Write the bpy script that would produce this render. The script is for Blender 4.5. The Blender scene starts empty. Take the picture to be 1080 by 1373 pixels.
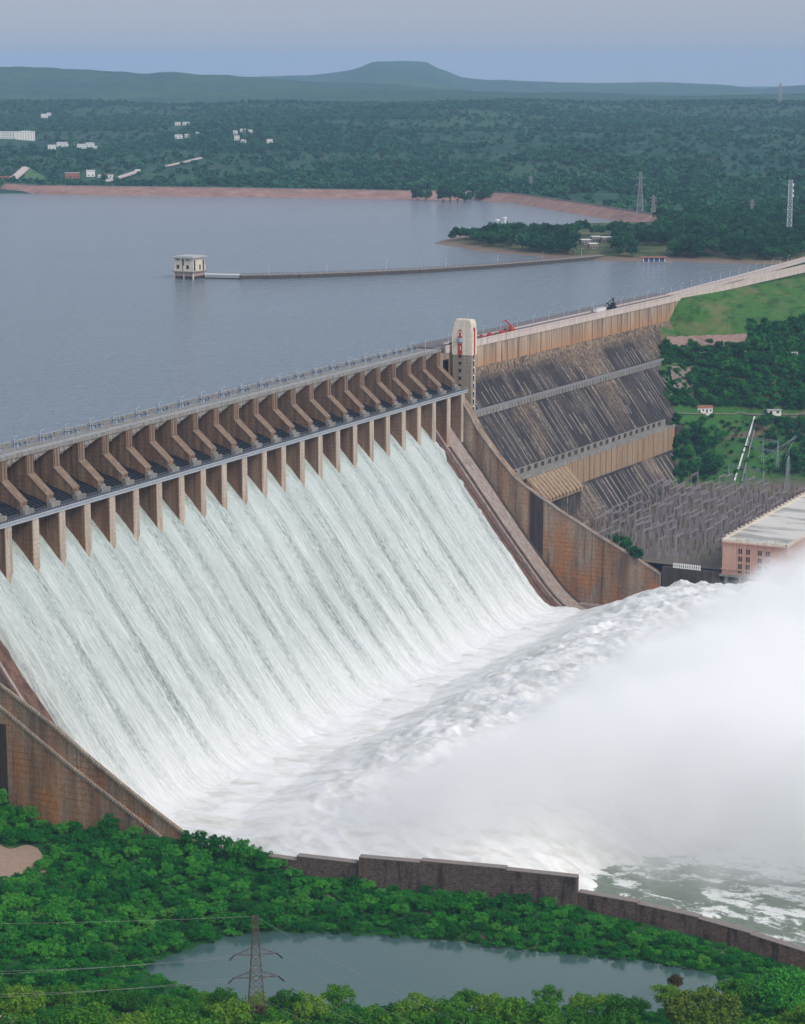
import bpy, math, random
import numpy as np
from mathutils import Vector, Matrix
R = math.radians
rng = np.random.default_rng(7)
random.seed(7)
SC = bpy.context.scene
COL = SC.collection

# ------------------------------------------------------------------ camera
# X = downstream, Y = along the dam (away from the viewer), Z = up, reservoir level z = 0, metres
PITCH, TH = R(11.2456), R(27.2745)
CAM = Vector((544.914, -712.732, 163.815))
FPX, CX, CY = 3000.0, 540.0, 686.5          # in pixels of the 1080 x 1373 photograph
RIGHT = Vector((math.cos(TH), math.sin(TH), 0))
FWD = Vector((-math.sin(TH), math.cos(TH), 0))
LOOK = FWD * math.cos(PITCH) - Vector((0, 0, 1)) * math.sin(PITCH)
UPV = FWD * math.sin(PITCH) + Vector((0, 0, 1)) * math.cos(PITCH)
cd = bpy.data.cameras.new("camera")
cam = bpy.data.objects.new("camera", cd)
COL.objects.link(cam)
cam.matrix_world = Matrix.Translation(CAM) @ Matrix((RIGHT, UPV, -LOOK)).transposed().to_4x4()
cd.sensor_width = 36.0
cd.lens = FPX / 1373.0 * 36.0
cd.clip_start, cd.clip_end = 1.0, 90000.0
SC.camera = cam

# ------------------------------------------------------------------ light
SUN_DIR = Vector((0.74, -0.26, 0.66)).normalized()      # towards the sun
SUN_STRENGTH, SUN_ANGLE = 2.0, 22.0
world = bpy.data.worlds.new("World")
SC.world = world
world.use_nodes = True
wn = world.node_tree
wn.nodes.clear()
wo = wn.nodes.new("ShaderNodeOutputWorld")
bg_sky = wn.nodes.new("ShaderNodeBackground")
sky = wn.nodes.new("ShaderNodeTexSky")
sky.sky_type = 'NISHITA'
sky.sun_disc = False
sky.sun_elevation = math.asin(SUN_DIR.z)
sky.sun_rotation = math.atan2(SUN_DIR.x, SUN_DIR.y)
sky.dust_density = 3.0
bg_sky.inputs[1].default_value = 0.05
wn.links.new(sky.outputs[0], bg_sky.inputs[0])
bg_cloud = wn.nodes.new("ShaderNodeBackground")           # the overcast layer, brighter overhead than at the horizon
tc = wn.nodes.new("ShaderNodeTexCoord")
sep = wn.nodes.new("ShaderNodeSeparateXYZ")
ramp = wn.nodes.new("ShaderNodeValToRGB")
wn.links.new(tc.outputs['Generated'], sep.inputs[0])
cln = wn.nodes.new("ShaderNodeTexNoise")
cln.inputs['Scale'].default_value = 3.0
cln.inputs['Detail'].default_value = 4.0
mapn = wn.nodes.new("ShaderNodeMapping")
mapn.inputs['Scale'].default_value = (1, 1, 9)
wn.links.new(tc.outputs['Generated'], mapn.inputs[0])
wn.links.new(mapn.outputs[0], cln.inputs[0])
madd = wn.nodes.new("ShaderNodeMath"); madd.operation = 'MULTIPLY_ADD'
madd.inputs[1].default_value = 0.012
wn.links.new(cln.outputs[0], madd.inputs[0])
wn.links.new(sep.outputs['Z'], madd.inputs[2])
wn.links.new(madd.outputs[0], ramp.inputs[0])
cr = ramp.color_ramp
cr.elements[0].position = 0.0
cr.elements[0].color = (0.42, 0.44, 0.515, 1)
e = cr.elements.new(0.035); e.color = (0.37, 0.405, 0.495, 1)
e = cr.elements.new(0.15); e.color = (0.49, 0.525, 0.60, 1)
cr.elements[-1].position = 0.8
cr.elements[-1].color = (0.50, 0.52, 0.57, 1)
bg_cloud.inputs[1].default_value = 0.92
wn.links.new(ramp.outputs[0], bg_cloud.inputs[0])
ws = wn.nodes.new("ShaderNodeAddShader")
wn.links.new(bg_sky.outputs[0], ws.inputs[0])
wn.links.new(bg_cloud.outputs[0], ws.inputs[1])
wn.links.new(ws.outputs[0], wo.inputs[0])
sd = bpy.data.lights.new("sun", 'SUN')
sd.energy, sd.angle, sd.color = SUN_STRENGTH, R(SUN_ANGLE), (1.0, 0.95, 0.88)
sun = bpy.data.objects.new("sun", sd)
COL.objects.link(sun)
sun.rotation_euler = SUN_DIR.to_track_quat('Z', 'Y').to_euler()
SC.view_settings.view_transform = 'Standard'
SC.view_settings.look = 'None'
SC.view_settings.exposure = 0.0
SC.view_settings.gamma = 1.0
SC.view_settings.use_curve_mapping = False
SC.cycles.volume_bounces = 24
SC.cycles.max_bounces = 28
SC.cycles.diffuse_bounces = 3
SC.cycles.transparent_max_bounces = 16
SC.cycles.volume_step_rate = 1.0

# ------------------------------------------------------------------ helpers
def pix(x, y, axis, val):
    """the point where the sight line of photo pixel (x, y) meets the plane axis = val"""
    d = RIGHT * (x - CX) - UPV * (y - CY) + LOOK * FPX
    t = (val - CAM[axis]) / d[axis]
    return CAM + d * t

def tag(o, label=None, cat=None, group=None, kind=None):
    if label: o['label'] = label
    if cat: o['category'] = cat
    if group: o['group'] = group
    if kind: o['kind'] = kind
    return o

def empty(name, loc=(0, 0, 0), rz=0.0, parent=None):
    o = bpy.data.objects.new(name, None)
    COL.objects.link(o)
    o.location = loc
    o.rotation_euler = (0, 0, rz)
    o.empty_display_size = 0.5
    if parent: o.parent = parent
    return o

def copy_tree(o, parent=None):
    c = o.copy()
    COL.objects.link(c)
    c.parent = parent
    for ch in o.children: copy_tree(ch, c)
    return c

class MB:
    """collects shapes and links them as ONE mesh object"""
    def __init__(self): self.v, self.f = [], []
    def add(self, vs, fs):
        n = len(self.v)
        self.v += [tuple(p) for p in vs]
        self.f += [tuple(i + n for i in f) for f in fs]
        return self
    def box(self, x0, x1, y0, y1, z0, z1):
        return self.add([(x0, y0, z0), (x1, y0, z0), (x1, y1, z0), (x0, y1, z0), (x0, y0, z1), (x1, y0, z1), (x1, y1, z1), (x0, y1, z1)],
                        [(0, 3, 2, 1), (4, 5, 6, 7), (0, 1, 5, 4), (1, 2, 6, 5), (2, 3, 7, 6), (3, 0, 4, 7)])
    def cbox(self, c, s): return self.box(c[0] - s[0] / 2, c[0] + s[0] / 2, c[1] - s[1] / 2, c[1] + s[1] / 2, c[2] - s[2] / 2, c[2] + s[2] / 2)
    def prism(self, poly, axis, lo, hi):
        """extrude a polygon given in the two other axes along axis"""
        n = len(poly)
        def mk(p, t):
            return {0: (t, p[0], p[1]), 1: (p[0], t, p[1]), 2: (p[0], p[1], t)}[axis]
        vs = [mk(p, lo) for p in poly] + [mk(p, hi) for p in poly]
        fs = [tuple(range(n)), tuple(range(2 * n - 1, n - 1, -1))]
        fs += [(i, i + n, (i + 1) % n + n, (i + 1) % n) for i in range(n)]
        return self.add(vs, fs)
    def bar(self, a, b, w, h=None):
        h = h or w
        a, b = Vector(a), Vector(b)
        d = (b - a).normalized()
        s = d.cross(Vector((0, 0, 1)))
        s = Vector((1, 0, 0)) if s.length < 1e-3 else s.normalized()
        u = s.cross(d)
        vs = [p + s * (i * w / 2) + u * (j * h / 2) for p in (a, b) for i, j in ((-1, -1), (1, -1), (1, 1), (-1, 1))]
        return self.add(vs, [(0, 1, 2, 3), (7, 6, 5, 4), (0, 4, 5, 1), (1, 5, 6, 2), (2, 6, 7, 3), (3, 7, 4, 0)])
    def tube(self, a, b, r, r2=None, n=8):
        r2 = r if r2 is None else r2
        a, b = Vector(a), Vector(b)
        d = (b - a).normalized()
        s = d.cross(Vector((0, 0, 1)))
        s = Vector((1, 0, 0)) if s.length < 1e-3 else s.normalized()
        u = s.cross(d)
        ring = [(math.cos(2 * math.pi * k / n), math.sin(2 * math.pi * k / n)) for k in range(n)]
        vs = [a + (s * c + u * q) * r for c, q in ring] + [b + (s * c + u * q) * r2 for c, q in ring]
        return self.add(vs, [(k, (k + 1) % n, (k + 1) % n + n, k + n) for k in range(n)] + [tuple(range(n - 1, -1, -1)), tuple(range(n, 2 * n))])
    def path(self, pts, w, h=None):
        for a, b in zip(pts[:-1], pts[1:]): self.bar(a, b, w, h)
        return self
    def build(self, name, mat, parent=None, smooth=False):
        me = bpy.data.meshes.new(name)
        me.from_pydata(self.v, [], self.f)
        me.materials.append(mat)
        me.update()
        if smooth: me.polygons.foreach_set('use_smooth', [True] * len(me.polygons))
        o = bpy.data.objects.new(name, me)
        COL.objects.link(o)
        if parent: o.parent = parent
        return o

def grid_obj(name, P, mat, parent=None, smooth=True, uv=None, link=True):
    """P: (n, m, 3) array of points"""
    n, m = P.shape[:2]
    me = bpy.data.meshes.new(name)
    idx = np.arange(n * m).reshape(n, m)
    q = np.stack([idx[:-1, :-1], idx[1:, :-1], idx[1:, 1:], idx[:-1, 1:]], -1).reshape(-1, 4)
    me.vertices.add(n * m); me.vertices.foreach_set('co', P.reshape(-1).astype(np.float32))
    me.loops.add(q.size); me.loops.foreach_set('vertex_index', q.reshape(-1).astype(np.int32))
    me.polygons.add(len(q)); me.polygons.foreach_set('loop_start', np.arange(0, q.size, 4, dtype=np.int32))
    if uv is not None:
        l = me.uv_layers.new(name='uv')
        l.data.foreach_set('uv', uv.reshape(-1, 2)[q.reshape(-1)].reshape(-1).astype(np.float32))
    me.update(calc_edges=True)
    me.validate()
    me.polygons.foreach_set('use_smooth', [smooth] * len(me.polygons))
    me.materials.append(mat)
    o = bpy.data.objects.new(name, me)
    if link: COL.objects.link(o)
    if parent: o.parent = parent
    return o

def _h(ix, iy, s):
    n = (ix.astype(np.int64) * 374761393 + iy.astype(np.int64) * 668265263 + s * 1442695041) & 0xffffffff
    n = ((n ^ (n >> 13)) * 1274126177) & 0xffffffff
    return ((n ^ (n >> 16)) & 0xffff) / 65535.0
def vnoise(x, y, s=0):
    x, y = np.asarray(x, float), np.asarray(y, float)
    ix, iy = np.floor(x), np.floor(y)
    fx, fy = x - ix, y - iy
    fx, fy = fx * fx * (3 - 2 * fx), fy * fy * (3 - 2 * fy)
    a, b, c, d = _h(ix, iy, s), _h(ix + 1, iy, s), _h(ix, iy + 1, s), _h(ix + 1, iy + 1, s)
    return (a + (b - a) * fx) * (1 - fy) + (c + (d - c) * fx) * fy
def fbm(x, y, s=0, o=4, g=0.5):
    t, a, n = 0, 1, 0
    for k in range(o):
        t = t + a * (vnoise(x * 2 ** k + 17 * k, y * 2 ** k - 9 * k, s + k) - 0.5); n += a; a *= g
    return t / n * 2          # about -1 .. 1
def sstep(a, b, x):
    t = np.clip((np.asarray(x, float) - a) / (b - a), 0, 1)
    return t * t * (3 - 2 * t)
def lookup(f, x0, x1, y0, y1, st):
    """bilinear table of a height function, quick for single points"""
    xs, ys = np.arange(x0, x1 + st, st), np.arange(y0, y1 + st, st)
    T = np.concatenate([np.asarray(f(*np.meshgrid(xs[k:k + 8], ys, indexing='ij'))) for k in range(0, len(xs), 8)]).tolist()
    nx, ny = len(xs), len(ys)
    def g(x, y):
        u, v = (x - x0) / st, (y - y0) / st
        i, j = min(max(int(u), 0), nx - 2), min(max(int(v), 0), ny - 2); a, b = u - i, v - j
        return (T[i][j] * (1 - a) + T[i + 1][j] * a) * (1 - b) + (T[i][j + 1] * (1 - a) + T[i + 1][j + 1] * a) * b
    return g
def tps(pts):
    """thin plate surface through (x, y, z) control points"""
    p = np.array(pts, float); n = len(p)
    sc = 100.0
    X = p[:, :2] / sc
    def U(r2): return np.where(r2 > 1e-12, r2 * np.log(np.maximum(r2, 1e-12)), 0)
    K = U(((X[:, None] - X[None]) ** 2).sum(-1)) + np.eye(n) * 0.02
    Pm = np.hstack([np.ones((n, 1)), X])
    A = np.block([[K, Pm], [Pm.T, np.zeros((3, 3))]])
    w = np.linalg.solve(A, np.concatenate([p[:, 2], np.zeros(3)]))
    def f(x, y):
        q = np.stack([np.ravel(x), np.ravel(y)], -1) / sc
        out = U(((q[:, None] - X[None]) ** 2).sum(-1)) @ w[:n] + w[n] + q @ w[n + 1:]
        return out.reshape(np.shape(x))
    return f

# ------------------------------------------------------------------ materials
class NT:
    def __init__(self, name):
        self.m = bpy.data.materials.new(name); self.m.use_nodes = True
        self.t = self.m.node_tree; self.t.nodes.clear()
        self.out = self.n('ShaderNodeOutputMaterial')
    def n(self, typ, **kw):
        nd = self.t.nodes.new(typ)
        for k, v in kw.items(): setattr(nd, k, v)
        return nd
    def l(self, a, b): self.t.links.new(a, b)
    def setin(self, node, i, v):
        if isinstance(v, bpy.types.NodeSocket): self.l(v, node.inputs[i])
        else: node.inputs[i].default_value = v
    def math(self, op, a, b=0.5, c=0.5, clamp=False):
        nd = self.n('ShaderNodeMath', operation=op); nd.use_clamp = clamp
        self.setin(nd, 0, a); self.setin(nd, 1, b); self.setin(nd, 2, c)
        return nd.outputs[0]
    def pos(self): return self.n('ShaderNodeNewGeometry').outputs['Position']
    def obj(self): return self.n('ShaderNodeTexCoord').outputs['Object']
    def uv(self): return self.n('ShaderNodeTexCoord').outputs['UV']
    def map(self, v, scale=(1, 1, 1), loc=(0, 0, 0), rot=(0, 0, 0)):
        nd = self.n('ShaderNodeMapping'); self.l(v, nd.inputs[0])
        nd.inputs['Scale'].default_value = scale; nd.inputs['Location'].default_value = loc; nd.inputs['Rotation'].default_value = rot
        return nd.outputs[0]
    def noise(self, v, scale=1.0, detail=4.0, rough=0.55, dist=0.0):
        nd = self.n('ShaderNodeTexNoise'); self.l(v, nd.inputs['Vector'])
        nd.inputs['Scale'].default_value = scale; nd.inputs['Detail'].default_value = detail
        nd.inputs['Roughness'].default_value = rough; nd.inputs['Distortion'].default_value = dist
        return nd.outputs[0]
    def ramp(self, f, *stops):
        nd = self.n('ShaderNodeValToRGB'); self.l(f, nd.inputs[0])
        c = nd.color_ramp
        while len(c.elements) < len(stops): c.elements.new(0.5)
        for e_, (p, col) in zip(c.elements, stops):
            e_.position = p
            e_.color = (*col, 1) if isinstance(col, (tuple, list)) else (col, col, col, 1)
        return nd.outputs[0]
    def mix(self, f, a, b, mode='MIX'):
        nd = self.n('ShaderNodeMix', data_type='RGBA', blend_type=mode)
        def s(i, v):
            if isinstance(v, bpy.types.NodeSocket): self.l(v, nd.inputs[i])
            elif isinstance(v, (tuple, list)): nd.inputs[i].default_value = (*v, 1)
            else: nd.inputs[i].default_value = v
        s(0, f); s(6, a); s(7, b)
        return nd.outputs[2]
    def sepz(self, v):
        nd = self.n('ShaderNodeSeparateXYZ'); self.l(v, nd.inputs[0]); return nd.outputs
    def bump(self, h, strength=0.3, dist=0.1):
        nd = self.n('ShaderNodeBump'); self.l(h, nd.inputs['Height'])
        nd.inputs['Strength'].default_value = strength; nd.inputs['Distance'].default_value = dist
        return nd.outputs[0]
    def finish(self, col, rough=0.8, bump=None, metal=0.0, spec=0.3, extra=None):
        b = self.n('ShaderNodeBsdfPrincipled')
        self.setin(b, 'Base Color', col if isinstance(col, bpy.types.NodeSocket) else (*col, 1))
        self.setin(b, 'Roughness', rough)
        b.inputs['Metallic'].default_value = metal
        b.inputs['Specular IOR Level'].default_value = spec
        if bump is not None: self.l(bump, b.inputs['Normal'])
        for k, v in (extra or {}).items(): self.setin(b, k, v)
        self.l(b.outputs[0], self.out.inputs[0])
        return self.m

def plain(name, col, rough=0.7, var=0.25, scale=0.8, metal=0.0, stretch=(1, 1, 0.35)):
    t = NT(name)
    n = t.noise(t.map(t.pos(), stretch), scale, 5, 0.65)
    c = t.mix(n, tuple(x * (1 - var) for x in col), tuple(min(1, x * (1 + var)) for x in col))
    return t.finish(c, rough, metal=metal)

def concrete(name, base, dark, rust, rust_amt=0.5, streak=0.35, axis='xy', lines=2.0, zrust=None, joint=None):
    """weathered cast concrete: rain streaks that run down it, rust stains, board lines"""
    t = NT(name)
    p = t.pos()
    st = t.noise(t.map(p, (1, 1, 0.06)), streak, 6, 0.62)
    bl = t.noise(p, 0.09, 5, 0.6)
    fine = t.noise(t.map(p, (1, 1, 0.4)), 1.6, 5, 0.7)
    c = t.mix(t.ramp(st, (0.36, 0.0), (0.66, 1.0)), dark, base)
    rm = t.math('MULTIPLY', t.ramp(t.noise(t.map(p, (1, 1, 0.12), (31, 7, 3)), streak * 0.6, 5, 0.6), (0.48, 0.0), (0.68, 1.0)), rust_amt)
    if zrust:
        z = t.sepz(p)[2]
        zz = t.n('ShaderNodeMapRange'); t.l(z, zz.inputs[0])
        zz.inputs[1].default_value, zz.inputs[2].default_value = zrust
        rm = t.math('MULTIPLY_ADD', zz.outputs[0], t.ramp(bl, (0.42, 0.05), (0.62, 0.85)), rm, clamp=True)
    c = t.mix(rm, c, rust)
    c = t.mix(t.ramp(fine, (0.3, 0.55), (0.65, 0.0)), c, tuple(x * 0.55 for x in dark))
    dk = t.noise(t.map(p, (1, 1, 0.035), (13, 5, 2)), streak * 1.7, 4, 0.7)
    c = t.mix(t.ramp(dk, (0.58, 0.0), (0.70, 0.75)), c, tuple(x * 0.4 for x in dark))
    if lines:
        w = t.n('ShaderNodeTexWave', wave_type='BANDS', bands_direction='Z'); t.l(p, w.inputs[0])
        w.inputs['Scale'].default_value = 0.314 / lines; w.inputs['Distortion'].default_value = 0.6; w.inputs['Detail Scale'].default_value = 0.5
        c = t.mix(t.math('MULTIPLY', t.ramp(w.outputs['Color'], (0.0, 0.5), (0.10, 0.0)), t.ramp(bl, (0.4, 0.1), (0.6, 1.0))), c, tuple(x * 0.45 for x in dark))
    return t.finish(c, 0.9, t.bump(fine, 0.4, 0.3))

def foliage(name, a, b, c):
    t = NT(name)
    oi = t.n('ShaderNodeObjectInfo')
    n = t.noise(t.pos(), 0.35, 3, 0.6)
    n2 = t.noise(t.pos(), 2.5, 2, 0.6)
    f = t.math('ADD', t.math('MULTIPLY', n, 0.55), t.math('MULTIPLY', oi.outputs['Random'], 0.45))
    f = t.math('MULTIPLY_ADD', n2, 0.3, t.math('SUBTRACT', f, 0.15))
    col = t.ramp(f, (0.2, a), (0.5, b), (0.8, c))
    b_ = t.n('ShaderNodeBsdfPrincipled')
    t.l(col, b_.inputs['Base Color']); b_.inputs['Roughness'].default_value = 0.65
    b_.inputs['Specular IOR Level'].default_value = 0.06
    tr = t.n('ShaderNodeBsdfTranslucent'); t.l(col, tr.inputs[0])
    mx = t.n('ShaderNodeMixShader'); mx.inputs[0].default_value = 0.25
    t.l(b_.outputs[0], mx.inputs[1]); t.l(tr.outputs[0], mx.inputs[2])
    t.l(mx.outputs[0], t.out.inputs[0])
    return t.m

M = {}
M['pier'] = concrete('pier_concrete', (0.36, 0.24, 0.155), (0.135, 0.082, 0.052), (0.30, 0.12, 0.05), 0.5, 0.35, zrust=(-26, -46))
M['pier_front_lit'] = concrete('pier_front_lit_concrete', (0.62, 0.54, 0.45), (0.40, 0.32, 0.25), (0.36, 0.15, 0.065), 0.15, 0.6, zrust=(-31, -46))  # paler than the pier sides: the sun on the front is in the colour
M['coping'] = concrete('coping_concrete', (0.30, 0.22, 0.16), (0.19, 0.13, 0.09), (0.24, 0.12, 0.06), 0.2, 0.5, lines=0)
M['beam'] = concrete('beam_concrete', (0.42, 0.38, 0.31), (0.28, 0.24, 0.19), (0.30, 0.2, 0.12), 0.15, 0.4, lines=0)
M['chute'] = concrete('chute_concrete', (0.24, 0.135, 0.10), (0.085, 0.05, 0.04), (0.28, 0.14, 0.085), 0.4, 0.3, lines=0)
M['lane'] = concrete('lane_concrete', (0.47, 0.40, 0.36), (0.27, 0.21, 0.185), (0.30, 0.19, 0.15), 0.3, 0.5, lines=0)
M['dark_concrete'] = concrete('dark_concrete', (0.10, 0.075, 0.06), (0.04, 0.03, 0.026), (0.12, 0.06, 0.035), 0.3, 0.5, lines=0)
M['wall'] = concrete('training_wall_concrete', (0.47, 0.365, 0.265), (0.135, 0.10, 0.075), (0.54, 0.22, 0.065), 0.5, 0.17, lines=2.5, zrust=(-72, -126))
M['step'] = concrete('step_concrete', (0.50, 0.45, 0.38), (0.30, 0.25, 0.2), (0.3, 0.2, 0.12), 0.1, 0.6, lines=0)
M['grey_concrete'] = concrete('grey_concrete', (0.36, 0.345, 0.32), (0.2, 0.19, 0.175), (0.3, 0.22, 0.15), 0.15, 0.4, lines=0)
M['steel'] = plain('painted_steel', (0.33, 0.37, 0.43), 0.45, 0.3, metal=0.3)
M['steel_light'] = plain('pale_painted_steel', (0.55, 0.6, 0.66), 0.4, 0.2, metal=0.2)
M['flange'] = plain('weathered_grey_paint', (0.40, 0.41, 0.42), .6, .3)
M['steel_dark'] = plain('dark_steel', (0.022, 0.025, 0.034), 0.5, 0.4, metal=0.2)
M['rusty_steel'] = plain('rusty_steel', (0.13, 0.09, 0.085), 0.7, 0.4)
M['gantry'] = plain('galvanised_steel', (0.34, 0.31, 0.33), 0.6, 0.3)
M['insulator'] = plain('brown_insulator', (0.12, 0.06, 0.05), 0.3, 0.2)
MIST_D, HAZE_D = 0.045, 5.4e-5                             # densities of the spray and of the air
M['red'] = plain('red_paint', (0.42, 0.05, 0.04), 0.5, 0.25)
M['orange'] = plain('orange_paint', (0.5, 0.10, 0.03), 0.5, 0.25)
M['cream'] = concrete('cream_render', (0.84, 0.77, 0.65), (0.68, 0.60, 0.48), (0.45, 0.36, 0.27), 0.12, 0.5, lines=0)
M['white'] = plain('white_render', (0.76, 0.75, 0.72), 0.7, 0.12)
M['pinkish'] = concrete('parapet_render', (0.76, 0.66, 0.61), (0.55, 0.46, 0.42), (0.45, 0.3, 0.24), 0.2, 0.4, lines=0)
M['salmon'] = concrete('salmon_render', (0.66, 0.40, 0.31), (0.52, 0.30, 0.23), (0.42, 0.25, 0.19), 0.2, 0.5, lines=0)
M['road'] = plain('road_asphalt', (0.16, 0.14, 0.14), 0.9, 0.2)
M['glass'] = plain('dark_window', (0.03, 0.03, 0.035), 0.25, 0.3)
M['trunk'] = plain('bark', (0.09, 0.065, 0.045), 0.9, 0.3)
M['rock'] = plain('rock', (0.2, 0.16, 0.14), 0.9, 0.5, 0.5, stretch=(1, 1, 1))
M['redroof'] = plain('clay_tiles', (0.30, 0.12, 0.085), 0.8, 0.35)
M['greyroof'] = plain('grey_sheet_roof', (0.42, 0.42, 0.42), 0.7, 0.25)
M['leaf_near'] = foliage('acacia_leaves', (0.006, 0.075, 0.015), (0.022, 0.20, 0.027), (0.10, 0.40, 0.045))
M['leaf_front'] = foliage('yellow_green_leaves', (0.014, 0.10, 0.010), (0.06, 0.22, 0.018), (0.19, 0.32, 0.03))
M['leaf_hill'] = foliage('hillside_leaves', (0.005, 0.055, 0.018), (0.014, 0.125, 0.028), (0.045, 0.22, 0.04))
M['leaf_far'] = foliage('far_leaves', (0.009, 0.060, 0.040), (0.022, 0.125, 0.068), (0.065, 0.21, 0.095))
M['leaf_brown'] = foliage('russet_leaves', (0.05, 0.04, 0.012), (0.10, 0.07, 0.02), (0.15, 0.11, 0.03))
M['leaf_pale'] = foliage('blossoming_leaves', (0.10, 0.13, 0.08), (0.24, 0.26, 0.18), (0.42, 0.42, 0.34))

# ------------------------------------------------------------------ reservoir
BETA = R(2.6)
SU = Vector((math.sin(BETA), math.cos(BETA), 0))          # along the non-overflow section
SV = Vector((math.cos(BETA), -math.sin(BETA), 0))         # its downstream direction
SO = Vector((-16, 431, 0))
def sec(u, v, z): return SO + SU * u + SV * v + Vector((0, 0, z))

t = NT('reservoir_water')
p = t.pos()
n1 = t.noise(t.map(p, (1, 1, 1), rot=(0, 0, 0.5)), 0.16, 4, 0.6)
n2 = t.noise(t.map(p, (0.5, 1.3, 1), rot=(0, 0, -0.35)), 0.42, 3, 0.6)
big = t.noise(p, 0.006, 3, 0.5)
n3 = t.noise(t.map(p, (0.6, 1.4, 1), rot=(0, 0, 0.2)), 0.07, 4, 0.65)
h = t.math('ADD', t.math('ADD', t.math('MULTIPLY', n1, 1.3), t.math('MULTIPLY', n2, 0.6)), t.math('MULTIPLY', n3, 2.0))
c = t.mix(big, (0.15, 0.19, 0.225), (0.19, 0.23, 0.265))
RES_MAT = t.finish(c, 0.16, t.bump(h, 0.9, 2.6), spec=0.5)
b = MB()
far_l, far_r = pix(-260, 150, 2, 0), pix(1400, 215, 2, 0)
poly = [(-22, -500), (-22, 431), tuple(sec(340, -6, 0))[:2], tuple(sec(760, -30, 0))[:2], (far_r.x, far_r.y), (far_l.x, far_l.y), (-3500, 700), (-1500, -500)]
b.add([(x, y, 0) for x, y in poly], [tuple(range(len(poly)))])
tag(b.build('reservoir_water', RES_MAT), 'calm grey blue reservoir behind the dam, covered in small ripples', 'water', kind='structure')

# ------------------------------------------------------------------ far land (one sheet from the far shore to the horizon)
xs_t = np.linspace(-420, 1500, 330)                       # azimuth, as photo columns on the horizon row
def col_dir(x):
    d = np.stack([RIGHT.x * (x - CX) + FWD.x * FX, RIGHT.y * (x - CX) + FWD.y * FX], -1)
    return d / np.linalg.norm(d, axis=-1, keepdims=True), FX / np.sqrt(FX ** 2 + (x - CX) ** 2)
rs = np.concatenate([np.linspace(1500, 3200, 70), np.geomspace(3230, 9000, 150), np.geomspace(9150, 19500, 50)])
HZN = 90.0
FH, FX = FPX / math.cos(PITCH) ** 2, FPX / math.cos(PITCH)
def shore_depth(x):
    """distance along the view at which the land beyond the water begins"""
    return np.interp(x, [-400, 0, 120, 300, 550, 640, 665, 760, 880, 1000, 1500], [2700, 2990, 2960, 2930, 2910, 2880, 2850, 2620, 2380, 2200, 1950])
rb = np.interp(xs_t, [-420, 0, 60, 110, 190, 230, 270, 330, 420, 500, 700, 1100, 1500], [84, 88, 90, 93, 100, 97, 101, 104, 110, 114, 126, 131, 134])
ra = np.interp(xs_t, [-420, 0, 330, 430, 465, 482, 496, 505, 540, 572, 590, 620, 650, 780, 900, 980, 1020, 1048, 1080, 1200, 1500],
               [104, 104, 103, 100, 95, 91, 84.5, 82, 81.5, 82.5, 92, 103, 106.5, 110, 110.5, 114, 120, 115.5, 113, 112, 116])
rb = rb + fbm(xs_t / 34, xs_t * 0, 131, 4) * 2.2; ra = ra + fbm(xs_t / 26, xs_t * 0, 133, 4) * 0.9
P = np.zeros((len(xs_t), len(rs), 3))
dirs, cosx = col_dir(xs_t)
for j, r in enumerate(rs):
    d0 = shore_depth(xs_t)
    s = r / d0
    y_shore = HZN + (CAM.z - 2.0) * FH / d0
    # apparent rows of the rising ground
    yy = np.stack([np.interp(r, [d_, 1.10 * d_, 4300, 6000, 7600, 9000, 10500, 12000, 13000, 14500, 40000],
                   [ys, HZN + (CAM.z - 6) * FH / (1.10 * d_), 186, 148, 132, b_, b_ + 6, a_ + 12, a_, a_ + 6, a_ + 14]) for d_, ys, a_, b_ in zip(d0, y_shore, ra, rb)])
    z = CAM.z - (yy - HZN) * r / FH
    X = CAM.x + dirs[:, 0] * r / cosx; Y = CAM.y + dirs[:, 1] * r / cosx
    rel = fbm(X / 650, Y / 650, 3, 5) * 24 + (1 - 2 * np.abs(fbm(X / 1300, Y / 1300, 11, 4))) * 16 - 6
    z = z + rel * sstep(1.05, 1.35, s) * (1 - 0.9 * sstep(8000, 9000, r)) + fbm(X / 300, Y / 300, 8, 3) * 5 * sstep(8000, 9000, r)
    z = np.where(s < 1.0, -25 * np.clip((1.0 - s) * 12, 0, 1) - 125 * np.clip((0.94 - s) * 20, 0, 1) + 0.5 * (s > 0.99), np.maximum(z, 1.2))
    P[:, j] = np.stack([X, Y, z], -1)
LAND = P
t = NT('forest_ground')
p = t.pos()
n1 = t.noise(p, 0.0016, 5, 0.6); n2 = t.noise(p, 0.02, 5, 0.7); n3 = t.noise(p, 0.006, 4, 0.6)
c = t.mix(t.ramp(n2, (0.32, 0.0), (0.66, 1.0)), (0.014, 0.046, 0.044), (0.048, 0.115, 0.080))
c = t.mix(t.ramp(n1, (0.42, 0.0), (0.72, 0.7)), c, (0.07, 0.14, 0.05))
c = t.mix(t.ramp(n3, (0.68, 0.0), (0.78, 0.55)), c, (0.20, 0.15, 0.09))
tag(grid_obj('hills', P, t.finish(c, 0.95, t.bump(n2, 1.0, 14), spec=0.05)), 'long hazy forested plateau with a flat topped hill on the skyline', 'hills', kind='structure')

def land_z(x, y):
    v = Vector((x, y, 0)) - CAM
    dep = v.x * FWD.x + v.y * FWD.y; lat = v.x * RIGHT.x + v.y * RIGHT.y
    px = CX + FX * lat / dep
    i = np.interp(px, xs_t, np.arange(len(xs_t))); j = np.interp(dep, rs, np.arange(len(rs)))
    i0, j0 = min(int(i), len(xs_t) - 2), min(int(j), len(rs) - 2); a, b_ = i - i0, j - j0
    Z = LAND[:, :, 2]
    return (Z[i0, j0] * (1 - a) + Z[i0 + 1, j0] * a) * (1 - b_) + (Z[i0, j0 + 1] * (1 - a) + Z[i0 + 1, j0 + 1] * a) * b_

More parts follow.
